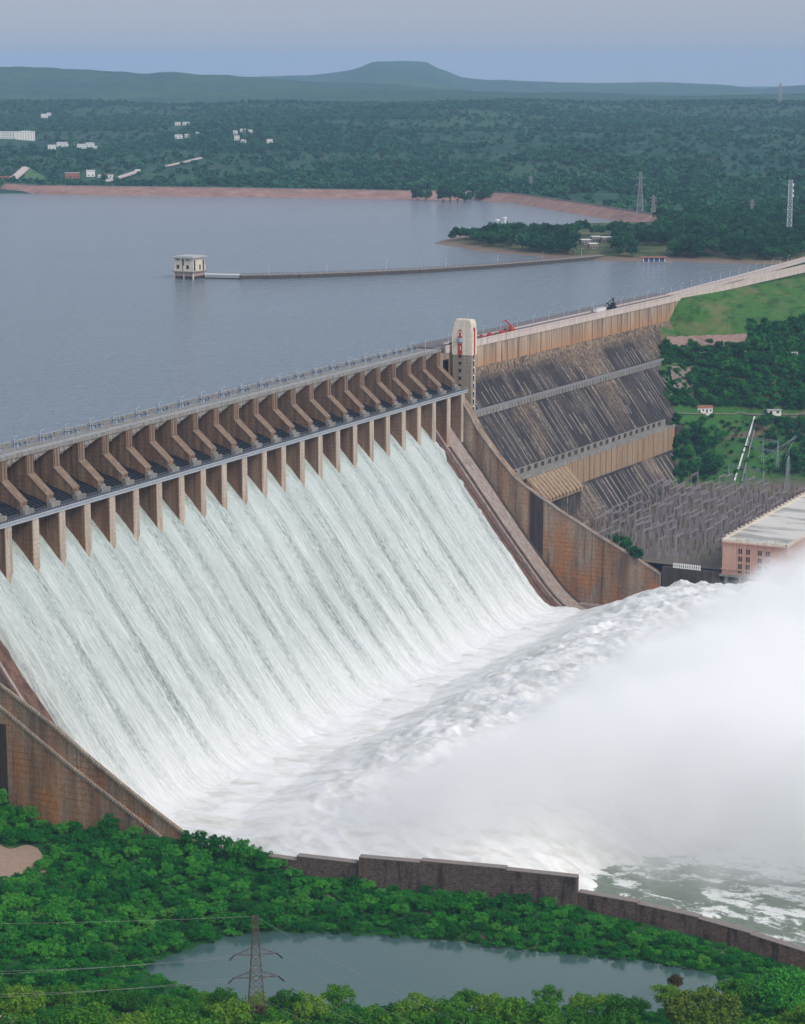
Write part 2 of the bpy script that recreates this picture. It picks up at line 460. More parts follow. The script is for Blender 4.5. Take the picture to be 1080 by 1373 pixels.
# ------------------------------------------------------------------ the dam
SP = 18.29                                                # pier spacing
dam = empty('dam')
tag(dam, 'long grey brown masonry dam with open spillway gates pouring white water', 'dam')
prof = np.array([(-30, -30), (-28, -20), (-26, -17), (-20, -20), (-12, -29), (-6, -37), (0, -45), (9, -56), (18, -67.3), (28, -80), (37, -91.3), (50, -107), (60, -118.8),
                 (66, -125), (72, -130), (78, -133), (84, -134.5), (92, -134), (100, -131.5), (103, -130.5), (104, -150)])
# arc-length resample and smooth the profile
def resample(pr, n):
    s = np.concatenate([[0], np.cumsum(np.linalg.norm(np.diff(pr, axis=0), axis=1))])
    q = np.linspace(0, s[-1], n)
    out = np.stack([np.interp(q, s, pr[:, 0]), np.interp(q, s, pr[:, 1])], -1)
    k = np.ones(5) / 5
    pad = np.pad(out, ((2, 2), (0, 0)), mode='edge')
    return np.stack([np.convolve(pad[:, 0], k, 'valid'), np.convolve(pad[:, 1], k, 'valid')], -1)
pr = resample(prof[:-1], 120)
b = MB()
poly = [tuple(q) for q in pr] + [(103, -150), (-30, -150)]
ysl = [-55, 419]
for a, b_ in zip(ysl[:-1], ysl[1:]): b.prism(poly, 1, a, b_)
b.build('spillway', M['chute'], dam)
# dry lane: pale slab strip beside each wall and low divide kerbs
def lane(y0, y1, lift):
    n = len(pr); vs = []
    for k in range(10, n): vs += [(pr[k, 0], y0, pr[k, 1] + lift), (pr[k, 0], y1, pr[k, 1] + lift), (pr[k, 0], y0, pr[k, 1] - 2), (pr[k, 0], y1, pr[k, 1] - 2)]
    fs = []
    for k in range(n - 11):
        i = 4 * k; fs += [(i, i + 1, i + 5, i + 4), (i, i + 4, i + 6, i + 2), (i + 1, i + 3, i + 7, i + 5)]
    fs.append((0, 2, 3, 1)); i = 4 * (n - 11); fs.append((i, i + 1, i + 3, i + 2))
    return vs, fs
for q in ((402.5, 415.5, 0.5), (-51.5, -38, 0.5)): b = MB(); b.add(*lane(*q)); b.build('lane_slab', M['lane'], dam)
for q in ((396.4, 397.8, 1.3), (-33, -31.6, 1.2)): b = MB(); b.add(*lane(*q)); b.build('divide_kerb', M['lane'], dam)
for q in ((398.0, 401.6, 0.25), (391.5, 392.7, 0.2), (416.2, 418.8, 0.3), (-37.5, -34, 0.25), (-54.8, -52.2, 0.3)): b = MB(); b.add(*lane(*q)); b.build('shadow_stain_strip', M['dark_concrete'], dam)  # dark strips: gutter, wake stains and pier shadow put into the colour

# piers
ppoly = [(-35, -48), (-35, 3), (-33, 5), (-15.1, 5), (-15.1, -2.6), (-5.5, -11), (-5.5, -16.2), (0, -16.2), (0, -49.5)]
def pier_mb():
    m = MB()
    # cut-water nose, then the body
    m.prism(ppoly, 1, -4.57, 0)
    return m
px_pier = pier_mb().build('pier', M['pier'], dam)
f = MB()                                                   # downstream face, sunlight put into its paler colour, and coping, proud of the body
f.box(-0.0, 0.35, -4.4, -0.17, -47, -17.3)
for z in (-21, -25, -29, -33, -37): f.box(0.34, 0.42, -4.4, -0.17, z, z + 0.35)
pf = f.build('pier_face', M['pier_front_lit'], px_pier)
f = MB()
f.prism([(-15.3, -2.4), (-5.35, -10.8), (-5.35, -11.35), (-15.3, -2.95)], 1, -4.75, 0.18)
f.box(-15.12, -14.75, -3.9, -2.7, -2.3, 5); f.box(-15.12, -14.75, -1.9, -0.7, -2.3, 5)
pc = f.build('coping', M['coping'], px_pier)
f = MB(); f.box(-5.5, -3.0, -4.9, 1.4, -16.2, -13.9); f.box(-5.5, -4.2, -4.4, -0.4, -13.9, -12.6)
pb = f.build('trunnion_block', M['grey_concrete'], px_pier)
piers = [px_pier]
for n in range(-3, 24):
    if n == -3: px_pier.location = (0, SP * n, 0)
    else:
        c = copy_tree(px_pier, dam); c.location = (0, SP * n, 0)
        if n == 23: c.name = 'pier.026'
# gates: curved skin plate with two arms, raised clear of the water
g = MB(); gx, gz, gr = -6.5, -11.5, 17.0
arc = [(gx - gr * math.cos(R(a)), gz + gr * math.sin(R(a))) for a in np.linspace(-14, 9, 12)]
arc2 = [(gx - (gr - .7) * math.cos(R(a)), gz + (gr - .7) * math.sin(R(a))) for a in np.linspace(9, -14, 12)]
g.prism(arc + arc2, 1, 0.15, SP - 4.72)
for a in (-10, -2, 6):
    x, z = gx - (gr - 1.1) * math.cos(R(a)), gz + (gr - 1.1) * math.sin(R(a)); g.cbox((x, (SP - 4.57) / 2, z), (0.9, SP - 5, 0.5))
gate = g.build('gate', M['steel_dark'], dam)
def gp_(a, r): return (gx - r * math.cos(R(a)), gz + r * math.sin(R(a)))
for y in np.linspace(0.9, SP - 5.6, 5):
    ga = MB(); ga.prism([(-20.5, -8.8), (-15.5, -11.0), (-10.5, -12.2), (-5.6, -14.0), (-5.6, -15.0), (-10, -13.9), (-20.5, -12.5)], 1, y, y + 0.45)
    ga.build('gate_arm', M['steel_dark'], gate)
ga = MB()
ga.prism([(-20.6, -9.3), (-15.5, -11.4), (-10.5, -12.6), (-5.7, -14.4), (-5.7, -14.9), (-10.5, -13.2), (-15.5, -12.0), (-20.6, -9.9)], 1, 0.2, SP - 4.8)
for x, z in ((-18.5, -9.9), (-13.5, -11.7), (-8.5, -13.2)): ga.cbox((x, (SP - 4.57) / 2, z), (0.9, SP - 5.0, 0.7))
ga.build('gate_girder', M['steel_dark'], gate)
for n in range(-3, 23):
    c = gate if n == -3 else copy_tree(gate, dam)
    c.location = (0, SP * n, 0)
# crest bridge with haunched beams between the piers
b = MB()
Y0, Y1 = SP * -3 - 6, 421
b.box(-33, -15.6, Y0, Y1, 5.0, 6.3)
b.box(-15.6, -15.0, Y0, Y1, 5.3, 6.9)
b.box(-33.4, -33, Y0, Y1, 4.6, 7.4)
b.build('crest_deck', M['grey_concrete'], dam)
hb = MB()
seg = 14; L = SP - 4.57
top = [(L * k / seg, 4.99) for k in range(seg, -1, -1)]
low = [(L * k / seg, 4.7 - 3.6 * (1 - k / seg) ** 1.25) for k in range(seg + 1)]
hb.prism(low + top, 0, -19.5, -16.4)
haunch = hb.build('haunch_beam', M['beam'], dam)
hk = MB(); hk.box(-16.4, -15.1, 0.3, 3.1, 3.2, 5.0); hk.box(-16.4, -15.1, 3.5, 5.6, 3.8, 5.0); hk.box(-16.2, -15.3, 0.8, 1.3, 2.2, 3.2); hk.box(-16.2, -15.3, 2.2, 2.7, 2.2, 3.2)
hk.build('bracket', M['grey_concrete'], haunch)
for n in range(-3, 23):
    c = haunch if n == -3 else copy_tree(haunch, dam)
    c.location = (0, SP * n, 0)
# service bridge
b = MB()
b.box(-5.9, 0.1, Y0, 424, -16.2 + 0.004, -15.7)
b.build('service_deck', M['steel_dark'], dam)
b = MB()
b.box(0.1, 0.45, Y0, 424, -17.1, -15.7)
b.box(-6.3, -5.9, Y0, 424, -17.2, -15.6)
b.build('girder', M['steel'], dam)
for z0, z1 in ((-17.3, -16.95), (-15.95, -15.6)):
    b = MB(); b.box(0.1, 0.85, Y0, 424, z0, z1); b.build('girder_flange', M['flange'], dam)
b = MB()
y = Y0
while y < 424:
    for x in (0.35, -6.1): b.box(x - .06, x + .06, y - .06, y + .06, -15.6, -14.4)
    y += 2.03
for x in (0.35, -6.1):
    for z in (-14.95, -14.35): b.box(x - .035, x + .035, Y0, 424, z - .04, z + .04)
b.build('railing', M['steel'], dam)
b = MB()
y = Y0
while y < 421:
    for x in (-16.0, -33.2): b.box(x - .06, x + .06, y - .06, y + .06, 6.3, 7.6)
    y += 2.6
for x in (-16.0, -33.2):
    for z in (7.0, 7.6): b.box(x - .05, x + .05, Y0, 421, z - .06, z + .06)
b.build('crest_railing', M['steel_light'], dam)

# training walls: thick stepped walls on both sides of the spillway
wtop = [(-35, 4), (-15, 4), (-15, -8), (-4, -18), (0, -23), (9, -37.7), (20, -50.5), (31.4, -62.4), (37, -66.8), (62, -81), (83, -91.7), (108, -103.8), (121, -110)]
def wall_poly(top, drop, foot=-152): return [(x, z - drop) for x, z in top] + [(top[-1][0], foot), (top[0][0], foot)]
b = MB(); b.prism(wall_poly(wtop, 0), 1, 419, 423.5)
tw = b.build('training_wall', M['wall'], dam)
b = MB(); b.prism(wall_poly([(x, z) for x, z in wtop if x > -16] , 4.0), 1, 423.5, 431)
b.build('wall_buttress', M['wall'], tw)
b = MB()
for (x0, z0), (x1, z1) in zip(wtop[4:-1], wtop[5:]):
    b.prism([(x0, z0), (x1, z1), (x1, z1 + .55), (x0, z0 + .55)], 1, 418.6, 419.8)
b.build('wall_coping', M['grey_concrete'], tw)
b = MB(); b.box(70, 119, 414, 419, -136, -130.6); b.build('wall_footing', M['lane'], tw)
b = MB(); b.prism([(42.2, -70), (50.4, -74.6), (50.4, -107.2), (42.2, -97)], 1, 418.7, 419.05); b.build('dark_slot', M['dark_concrete'], tw)  # dark band laid on the wall face
wl = [(x, z) for x, z in wtop[:8]] + [(34, -64.5), (58, -77), (78, -89.5), (100.6, -102.5), (121, -113.2), (125, -116)]
b = MB(); b.prism(wall_poly(wl, 0), 1, -56.4, -55)
tw2 = b.build('training_wall', M['wall'], dam)
low2 = [(20, -63.5), (34, -72), (67, -91.5), (107.5, -113.2), (111, -116)]
b = MB(); b.prism(wall_poly(low2, 0.3), 1, -57.9, -56.4); b.build('wall_buttress', M['wall'], tw2)
def stairs(name, pts, y0, y1, n, par):
    m = MB(); pts = np.array(pts)
    s = np.linspace(0, 1, n + 1); sx = np.interp(s, np.linspace(0, 1, len(pts)), pts[:, 0]) if False else None
    L_ = np.concatenate([[0], np.cumsum(np.linalg.norm(np.diff(pts, axis=0), axis=1))]); q = np.linspace(0, L_[-1], n + 1)
    X = np.interp(q, L_, pts[:, 0]); Z = np.interp(q, L_, pts[:, 1])
    for k in range(n):
        m.box(X[k], X[k] + (X[k + 1] - X[k]) * 0.5, y0, y1, Z[k + 1] - 0.5, Z[k] + 0.35)
    return m.build(name, M['step'], par)
stairs('stair', wl[8:-1], -56.8, -56.1, 90, tw2)
stairs('stair', low2[1:-1], -58.3, -57.6, 74, tw2)
b = MB(); b.prism([(33.6, -80), (38.6, -80), (38.6, -120), (33.6, -120)], 1, -58.1, -57.8); b.build('dark_slot', M['dark_concrete'], tw2)  # dark band on the left wall

# ------------------------------------------------------------------ non-overflow section of the dam, u along it, v downstream
def secprism(m, poly, u0, u1):
    n = len(poly)
    vs = [sec(u0, v, z) for v, z in poly] + [sec(u1, v, z) for v, z in poly]
    m.add(vs, [tuple(range(n)), tuple(range(2 * n - 1, n - 1, -1))] + [(i, i + n, (i + 1) % n + n, (i + 1) % n) for i in range(n)])
def secbox(m, u0, u1, v0, v1, z0, z1): secprism(m, [(v0, z0), (v1, z0), (v1, z1), (v0, z1)], u0, u1)
t = NT('dam_face')
tcn = t.n('ShaderNodeTexCoord').outputs['Object']
def face_mat(name, top):
    t = NT(name)
    p = t.map(t.pos(), (1, 1, 1), loc=(0, 0, 0), rot=(0, 0, BETA))
    pu = t.map(p, (0.06, 1, 0.06))
    s1 = t.noise(pu, 0.16, 6, 0.68); s2 = t.noise(t.map(p, (0.03, 1, 0.03), (3, 9, 1)), 0.55, 4, 0.7)
    sp = t.noise(p, 0.5, 5, 0.75); bl = t.noise(p, 0.022, 4, 0.55)
    z = t.sepz(t.pos())[2]
    if top:
        c = t.mix(t.ramp(s1, (0.38, 0.0), (0.6, 1.0)), (0.25, 0.19, 0.14), (0.46, 0.36, 0.26))
        zr = t.n('ShaderNodeMapRange'); t.l(z, zr.inputs[0]); zr.inputs[1].default_value, zr.inputs[2].default_value = 1.0, -13.0
        c = t.mix(t.math('MULTIPLY', zr.outputs[0], t.ramp(bl, (0.3, 0.6), (0.6, 1.0))), c, (0.46, 0.20, 0.075))
        c = t.mix(t.ramp(s2, (0.54, 0.0), (0.66, 0.85)), c, (0.085, 0.06, 0.045))
    else:
        c = t.mix(t.ramp(s1, (0.40, 0.0), (0.68, 1.0)), (0.034, 0.029, 0.029), (0.165, 0.135, 0.115))
        c = t.mix(t.ramp(t.noise(t.map(p, (0.4, 1, 0.4), (7, 3, 5)), 0.05, 5, 0.7), (0.45, 0.95), (0.57, 0.0)), c, (0.026, 0.023, 0.025))
        c = t.mix(t.math('MULTIPLY', t.ramp(bl, (0.52, 0.0), (0.66, 0.8)), t.ramp(s2, (0.36, 0.2), (0.6, 1.0))), c, (0.36, 0.255, 0.17))
        c = t.mix(t.ramp(s2, (0.60, 0.0), (0.68, 0.95)), c, (0.50, 0.46, 0.42))
        zr = t.n('ShaderNodeMapRange'); t.l(z, zr.inputs[0]); zr.inputs[1].default_value, zr.inputs[2].default_value = -18.0, -11.0
        c = t.mix(t.math('MULTIPLY', zr.outputs[0], t.ramp(sp, (0.3, 0.4), (0.6, 1.0))), c, (0.34, 0.24, 0.16))
        c = t.mix(t.ramp(sp, (0.42, 0.8), (0.56, 0.0)), c, (0.035, 0.03, 0.03))
        c = t.mix(t.ramp(t.noise(p, 0.9, 3, 0.8), (0.66, 0.0), (0.72, 0.6)), c, (0.33, 0.31, 0.29))
    return t.finish(c, 0.92, t.bump(t.math('ADD', s2, sp), 0.6, 0.5))
M['face_top'], M['face_low'] = face_mat('upper_face', True), face_mat('lower_face', False)
UE = 352
b = MB()
for u in range(-8, UE, 12): secprism(b, [(-24, -120), (0, -120), (0, 3.4), (-24, 3.4)], u, u + 11.985)
dw = b.build('upper_wall', M['face_top'], dam)
b = MB()
for u in range(15, UE, 15): secbox(b, u, u + .35, -0.5, 0.12, -12, 3.3)
b.build('wall_joint', M['dark_concrete'], dw)
# battered face: curved foot of the vertical, upper batter, gallery, lower batter
bat = [(0.05, -9), (0.35, -12), (1.6, -15.4), (4.2, -19.2), (12.2, -29.7), (12.2, -34), (15.6, -34.2), (37.4, -63.2), (37.4, -67), (44.5, -68.2), (44.5, -82), (46, -84), (62, -105), (62, -125), (0.05, -125)]
b = MB()
for u in range(-6, UE, 18): secprism(b, bat, u, u + 17.97)
db = b.build('battered_face', M['face_low'], dam)
def rib(poly, u, w):
    m = MB(); secprism(m, poly, u, u + w); m.build('rib', random.choice((M['grey_concrete'], M['beam'], M['lane'])), db)
u = 3.0; nrib = 0
while u < 275 and nrib < 97:                               # raised ribs that run down the batter
    w = random.uniform(0.25, 0.7)
    if random.random() < 0.85 and u < 268:
        a, c = (0, 1) if random.random() < .4 else sorted((random.uniform(0, .75), random.uniform(.35, 1)))
        if c - a < .15: c = min(1, a + .4)
        va, vc = 15.5 + 21.8 * a, 15.5 + 21.8 * c; za, zc = -34.3 - 29 * a, -34.3 - 29 * c
        rib([(va, za), (vc, zc), (vc, zc + .7), (va, za + .7)], u, w); nrib += 1
    if random.random() < 0.55:
        a = random.uniform(0, 5); rib([(4.2 + a, -19.3 - a * 1.31), (12.0, -29.6), (12.0, -29.0), (4.2 + a, -18.7 - a * 1.31)], u + 2, w); nrib += 1
    if 70 < u < 225: rib([(46, -84.2), (61, -103.9), (61, -103.2), (46, -83.5)], u + 1, w * 1.6); nrib += 1
    u += random.uniform(3.6, 9.0)
# gallery walkway with a dentilled parapet
b = MB()
secbox(b, -2, UE, 12.2, 15.5, -30.9, -30.3); secbox(b, -2, UE, 15.1, 15.5, -30.3, -29.3)
ga = b.build('gallery', plain('gallery_concrete', (.22, .22, .23), .8, .3), dam)
b = MB()
secbox(b, -2, UE, 13.5, 15.3, -33.9, -30.9)
for u in range(0, UE, 4): secbox(b, u, u + 1.7, 15.3, 15.75, -33.6, -30.9)
b.build('dentil_wall', M['grey_concrete'], ga)
# lower road on its pilastered wall
b = MB()
secbox(b, 4, 229, 37.5, 45.2, -67.6, -66.8); secbox(b, 4, 229, 44.7, 45.2, -66.8, -65.6); secbox(b, 4, 229, 37.45, 38.1, -66.8, -62.9)
rd = b.build('berm_road', M['grey_concrete'], dam)
b = MB()
for k, u in enumerate(range(10, 226, 9)): secbox(b, u, u + 3.8, 38.05, 38.3, -66.0, -63.4)
b.build('parapet_panel', M['dark_concrete'], rd)
b = MB()
secbox(b, 66, 229, 42, 44.75, -83, -67.6)
lw = b.build('pilastered_wall', M['face_top'], dam)
M['pilaster'] = concrete('pilaster_concrete', (0.45, 0.34, 0.23), (0.28, 0.20, 0.13), (0.4, 0.2, 0.1), 0.4, 0.5, lines=0)
b = MB()
for u in range(66, 224, 8): secbox(b, u, u + 6.9, 44.75, 45.15, -82, -67.7)
b.build('pilaster', M['pilaster'], lw)
# ribbed slope on the spillway side of that wall and the block under it
b = MB()
secprism(b, [(44.6, -67.8), (56, -79.5), (56, -82), (44.6, -82)], 14, 66)
for u in np.arange(15, 65, 4.6): secprism(b, [(44.8, -67.6), (57, -79.4), (57, -80.6), (44.8, -68.6)], u, u + 2.2)
rs_ = b.build('ribbed_apron', M['pilaster'], dam)
b = MB(); secbox(b, 14, 66, 44.6, 54.5, -120, -82); b.build('apron_block', M['face_low'], dam)
# crest road with its parapets
b = MB()
secbox(b, -2, 900, -0.35, 0.5, 3.4, 7.6); secbox(b, -2, 900, 0.5, 0.7, 6.9, 7.6)
secbox(b, 14, 900, -10.6, -10, 4.0, 7.0)
cp_ = b.build('crest_parapet', M['pinkish'], dam)
b = MB(); secbox(b, -2, 352, -24, -0.35, 3.41, 6.2); b.build('crest_road', M['road'], dam)
b = MB()
for u in range(0, 900, 9): secbox(b, u, u + .25, -10.4, -10.2, 7.0, 9.2)
b.build('crest_post', M['steel'], cp_)

# ------------------------------------------------------------------ water on the spillway
t = NT('spillway_water')
uv = t.uv()
a1 = t.noise(t.map(uv, (1, 0.035, 1)), 0.20, 5, 0.6)
a2 = t.noise(t.map(uv, (1, 0.04, 1), (5, 2, 0)), 1.3, 4, 0.7)
sp = t.noise(t.map(uv, (1, 0.28, 1)), 1.15, 5, 0.8)
lg = t.noise(t.map(uv, (1, 0.5, 1)), 0.035, 3, 0.55)
vv = t.sepz(uv)[1]
fade = t.n('ShaderNodeMapRange'); t.l(vv, fade.inputs[0]); fade.inputs[1].default_value, fade.inputs[2].default_value = 150, 105
up_ = t.n('ShaderNodeMapRange'); t.l(vv, up_.inputs[0]); up_.inputs[1].default_value, up_.inputs[2].default_value = 70, 15
glass = t.mix(up_.outputs[0], (0.25, 0.29, 0.275), (0.40, 0.475, 0.45))
wrp = t.noise(t.map(uv, (1, 0.3, 1)), 0.055, 3, 0.5)
phs = t.math('FRACT', t.math('ADD', t.math('MULTIPLY', t.sepz(uv)[0], 1 / SP), t.math('MULTIPLY', wrp, 0.55)))
band = t.ramp(phs, (0.0, 0.55), (0.10, 0.15), (0.30, 0.0), (0.55, 0.25), (0.74, 1.0), (0.90, 0.9), (1.0, 0.55))   # glassier water in the lee of each pier
uneven = t.noise(t.map(uv, (1, 0.22, 1), (3, 11, 0)), 0.045, 3, 0.6)
band = t.math('MULTIPLY', t.math('MULTIPLY', band, fade.outputs[0]), t.ramp(uneven, (0.32, 0.35), (0.60, 1.15)))
strand = t.noise(t.map(uv, (1, 0.018, 1), (9, 4, 0)), 2.4, 3, 0.7)
rag = t.math('MULTIPLY', t.ramp(a1, (0.38, 1.0), (0.60, 0.12)), t.ramp(sp, (0.40, 1.0), (0.62, 0.25)))
m1 = t.math('MULTIPLY', t.math('ADD', t.math('MULTIPLY', band, 0.9), t.math('MULTIPLY', fade.outputs[0], 0.28)), rag, clamp=True)
lowm = t.n('ShaderNodeMapRange'); t.l(vv, lowm.inputs[0]); lowm.inputs[1].default_value, lowm.inputs[2].default_value = 90, 140
white = t.mix(lowm.outputs[0], (0.56, 0.605, 0.59), (0.78, 0.79, 0.79))
white = t.mix(t.ramp(lg, (0.35, 0.0), (0.65, 0.5)), white, (0.74, 0.77, 0.76))
white = t.mix(t.math('MULTIPLY', up_.outputs[0], 0.8), white, (0.50, 0.58, 0.555))
white = t.mix(t.math('MULTIPLY', t.ramp(strand, (0.40, 0.5), (0.54, 0.0)), fade.outputs[0]), white, glass)
white = t.mix(t.math('MULTIPLY', t.ramp(strand, (0.56, 0.0), (0.66, 0.35)), fade.outputs[0]), white, (0.80, 0.82, 0.81))
c = t.mix(m1, white, glass)
m2 = t.math('MULTIPLY', t.math('MULTIPLY', t.ramp(a2, (0.40, 1.0), (0.56, 0.0)), t.ramp(sp, (0.42, 1.0), (0.54, 0.0))), t.math('MULTIPLY_ADD', band, 1.0, 0.12))
c = t.mix(m2, c, (0.12, 0.16, 0.15))
WAT = t.finish(c, 0.5, t.bump(t.math('ADD', t.math('MULTIPLY', a2, 0.7), t.math('MULTIPLY', sp, 0.8)), 0.55, 1.0), spec=0.3)
ys = np.arange(-26, 388.01, 0.5)
wp = resample(np.array([(-24, -16.5), (-18, -20), (-10.4, -26.2), (-3.5, -33), (2.2, -39.2), (9, -47.5), (18, -59.3), (28, -72.8), (37, -85), (50, -101.6), (60, -114), (66, -120.5), (72, -125), (79, -127.8), (86, -128.2), (94, -127)]), 190)
S = np.concatenate([[0], np.cumsum(np.linalg.norm(np.diff(wp, axis=0), axis=1))])
Yg, Sg = np.meshgrid(ys, S, indexing='ij')
Xg = np.broadcast_to(wp[:, 0], Yg.shape); Zg = np.broadcast_to(wp[:, 1], Yg.shape).copy()
tx = np.gradient(wp[:, 0]); tz = np.gradient(wp[:, 1]); L_ = np.hypot(tx, tz); nx, nz = -tz / L_, tx / L_
warp = fbm(Yg / 14, Sg / 60, 21, 3) * 1.6
ph = (Yg + warp) / SP - np.floor((Yg + warp) / SP)          # 1.0 at a pier's far face; piers fill 0.75..1
valley = np.exp(-((ph - 0.88) / 0.085) ** 2) + np.exp(-((ph + 0.12) / 0.085) ** 2)
foot = np.interp(Sg, [0, 34, 50, 90, 150], [0, 3.4, 2.9, 1.5, 0.4])
mid = np.exp(-((ph - 0.38) / 0.16) ** 2) * np.interp(Sg, [0, 20, 60, 150], [0, 0.8, 0.9, 0.3])
disp = -valley * foot + mid
disp += fbm(Yg / 3.2, Sg / 38, 5, 4) * np.interp(Sg, [0, 18, 50, 150], [0.1, 0.5, 1.0, 1.1])
disp += fbm(Yg / 1.3, Sg / 6, 9, 3) * np.interp(Sg, [0, 20, 60, 150], [0.05, 0.25, 0.55, 0.7])
disp += np.maximum(fbm(Yg / 6, Sg / 9, 31, 3), 0) * np.interp(Sg, [90, 150], [0, 1.6])
edge = sstep(0, 5, np.minimum(Yg - (-25.5) + fbm(Sg / 12, Yg * 0, 2, 3) * 2.0, 386.5 - Yg + fbm(Sg / 10, Yg * 0 + 5, 6, 4) * 3.0))
disp -= (1 - edge) * 6.5
P = np.stack([Xg + nx * disp, Yg, Zg + nz * disp], -1)
tag(grid_obj('spillway_water', P, WAT, uv=np.stack([Yg, Sg], -1)), 'pale green white water sheeting down the spillway in long streaks', 'falling water', kind='stuff')

# boiling hump below the bucket
t = NT('white_water')
uv = t.pos()
f1 = t.noise(t.map(uv, (0.4, 1, 1), rot=(0, 0, 0.25)), 0.11, 8, 0.68, 0.6)
f2 = t.noise(t.map(uv, (0.5, 1, 1)), 0.55, 5, 0.7)
c = t.mix(t.ramp(f1, (0.34, 1.0), (0.52, 0.0)), (0.82, 0.825, 0.825), (0.62, 0.62, 0.57))
FOAM = t.finish(c, 0.85, t.bump(t.math('ADD', f1, t.math('MULTIPLY', f2, 0.35)), 0.6, 1.8), spec=0.1, extra={'Subsurface Weight': 0.0})
xg = np.concatenate([np.arange(70, 215, 0.8), np.arange(215, 345, 2.0)]); yg = np.arange(-46, 432, 0.9)
Yg, Xg = np.meshgrid(yg, xg, indexing='ij')
sh = np.interp(Yg, [-50, 60, 200, 384], [12, 8, 3, 0]) + fbm(Yg / 45, Xg * 0, 41, 3) * 6
base = np.interp(Xg - sh, [60, 74, 82, 90, 98, 106, 114, 122, 132, 144, 160, 180, 200, 225, 255, 290, 350], [-137, -130, -127.8, -125.4, -122.6, -119.4, -116.2, -113.2, -110.4, -108, -106.2, -105, -107, -113, -121, -127.2, -130])
lowf = np.interp(Yg, [-46, -25, 0, 40, 90, 400, 415, 430], [0.15, 0.45, 0.62, 0.8, 0.95, 1.0, 0.85, 0.1])
zz = -129.5 + (base + 129.5) * np.where(base > -129.5, lowf, 1)
far = sstep(96, 125, Xg - sh)
fa, fb = Xg * 0.90 - Yg * 0.43, Xg * 0.43 + Yg * 0.90         # along and across the drift of the lumps
nz1 = fbm(fa / 30, fb / 11, 51, 5, 0.5)
nz2 = 1 - 2 * np.abs(fbm(fa / 20, fb / 7, 61, 3))
nz3 = fbm(fa / 7, fb / 2.8, 71, 4, 0.55)
zz = zz + far * (nz1 * 4.6 + (nz2 - .5) * 2.3 + nz3 * 1.3) * np.interp(Yg, [-46, 0, 60], [.4, .6, 1]) + (1 - far) * fbm(Xg / 12, Yg / 4, 81, 4) * 0.7
zz = zz + fbm(Xg / 10 + Yg / 25, Yg / 4, 88, 4) * 2.2 * sstep(190, 240, Xg)
zz = zz - 7 * sstep(232, 262, Xg + fbm(Xg / 14, Yg / 5, 89, 4) * 14) * sstep(70, 25, Yg)     # open river beside the wall
zz = np.where(Xg < 150, np.maximum(zz, -126.1 + fbm(Xg / 9, Yg / 5, 85, 4) * 0.9), zz)
zz = zz - 14 * sstep(386, 392, Yg + fbm(Xg / 6, Yg / 6, 87, 3) * 3) * sstep(112, 98, Xg)      # the dry corner by the training wall
P = np.stack([Xg, Yg, zz], -1)
tag(grid_obj('white_water', P, FOAM), 'churning white hump of water boiling up below the spillway', 'white water', kind='stuff')

# river beyond
t = NT('river_water')
p = t.pos()
n1 = t.noise(t.map(p, (0.5, 1, 1), rot=(0, 0, 0.15)), 0.13, 5, 0.62, 0.5); n2 = t.noise(p, 0.6, 4, 0.7)
y_ = t.sepz(p)[1]
nearm = t.n('ShaderNodeMapRange'); t.l(y_, nearm.inputs[0]); nearm.inputs[1].default_value, nearm.inputs[2].default_value = 95, 35
fm = t.math('ADD', t.math('MULTIPLY', n1, 0.8), t.math('MULTIPLY', n2, 0.25))
c = t.mix(t.ramp(t.math('ADD', fm, t.math('MULTIPLY_ADD', nearm.outputs[0], -0.205, 0.18)), (0.50, 0.0), (0.575, 1.0)), (0.16, 0.20, 0.155), (0.78, 0.80, 0.78))  # water farther out made foam white to brighten the spray above it
xg = np.arange(140, 620, 1.6); yg = np.arange(-60, 640, 1.6)
Yg, Xg = np.meshgrid(yg, xg, indexing='ij')
zz = -128.2 + (1 - 2 * np.abs(fbm(Xg / 20, Yg / 9, 91, 4))) * 1.1 + fbm(Xg / 7, Yg / 4, 95, 3) * 0.5
tag(grid_obj('river_water', np.stack([Xg, Yg, zz], -1), t.finish(c, 0.25, t.bump(n2, 0.5, 0.8), spec=0.4)), 'choppy grey green river with foam caps below the dam', 'river', kind='structure')

# ------------------------------------------------------------------ ground on the near bank (foreground) and on the far bank below the dam
POND = [(161, -147), (156, -137), (161, -127), (168, -108), (176, -99), (191, -92), (224, -80), (260, -74), (299, -65), (318, -63), (330, -68), (335, -82), (322, -96), (296, -113), (270, -122), (236, -138), (200, -155)]
PZ = -123.0
near_pts = [(-60, -62, -96), (0, -62, -104), (20, -63, -108), (38, -66, -112), (58, -66, -117), (75, -66, -116), (105, -66, -113), (121, -62, -114.5), (160, -57, -119), (210, -52, -120.5), (262, -46, -121), (310, -45, -123), (352, -54, -123), (420, -75, -122),
            (91, -110, -116), (60, -120, -113), (120, -160, -113), (80, -190, -108), (163, -222, -108), (202, -203, -111), (229, -188, -114), (267, -168, -115), (309, -146, -115), (336, -130, -114), (371, -112, -113), (420, -140, -108),
            (130, -100, -119), (140, -130, -120.5), (20, -140, -106), (-60, -120, -92), (60, -260, -100), (250, -300, -92), (420, -250, -92), (520, -500, 40), (300, -500, -20), (480, -400, -20)]
near_pts += [(x, y, PZ - 0.1) for x, y in POND] + [(240, -105, -127), (200, -122, -127), (290, -90, -127)]
near_f = tps(near_pts)
def in_poly(x, y, poly):
    x, y = np.asarray(x), np.asarray(y); r = np.zeros(np.shape(x), bool); n = len(poly)
    for i in range(n):
        (x1, y1), (x2, y2) = poly[i], poly[(i + 1) % n]
        c = ((y1 > y) != (y2 > y)) & (x < (x2 - x1) * (y - y1) / (y2 - y1 + 1e-12) + x1); r ^= c
    return r
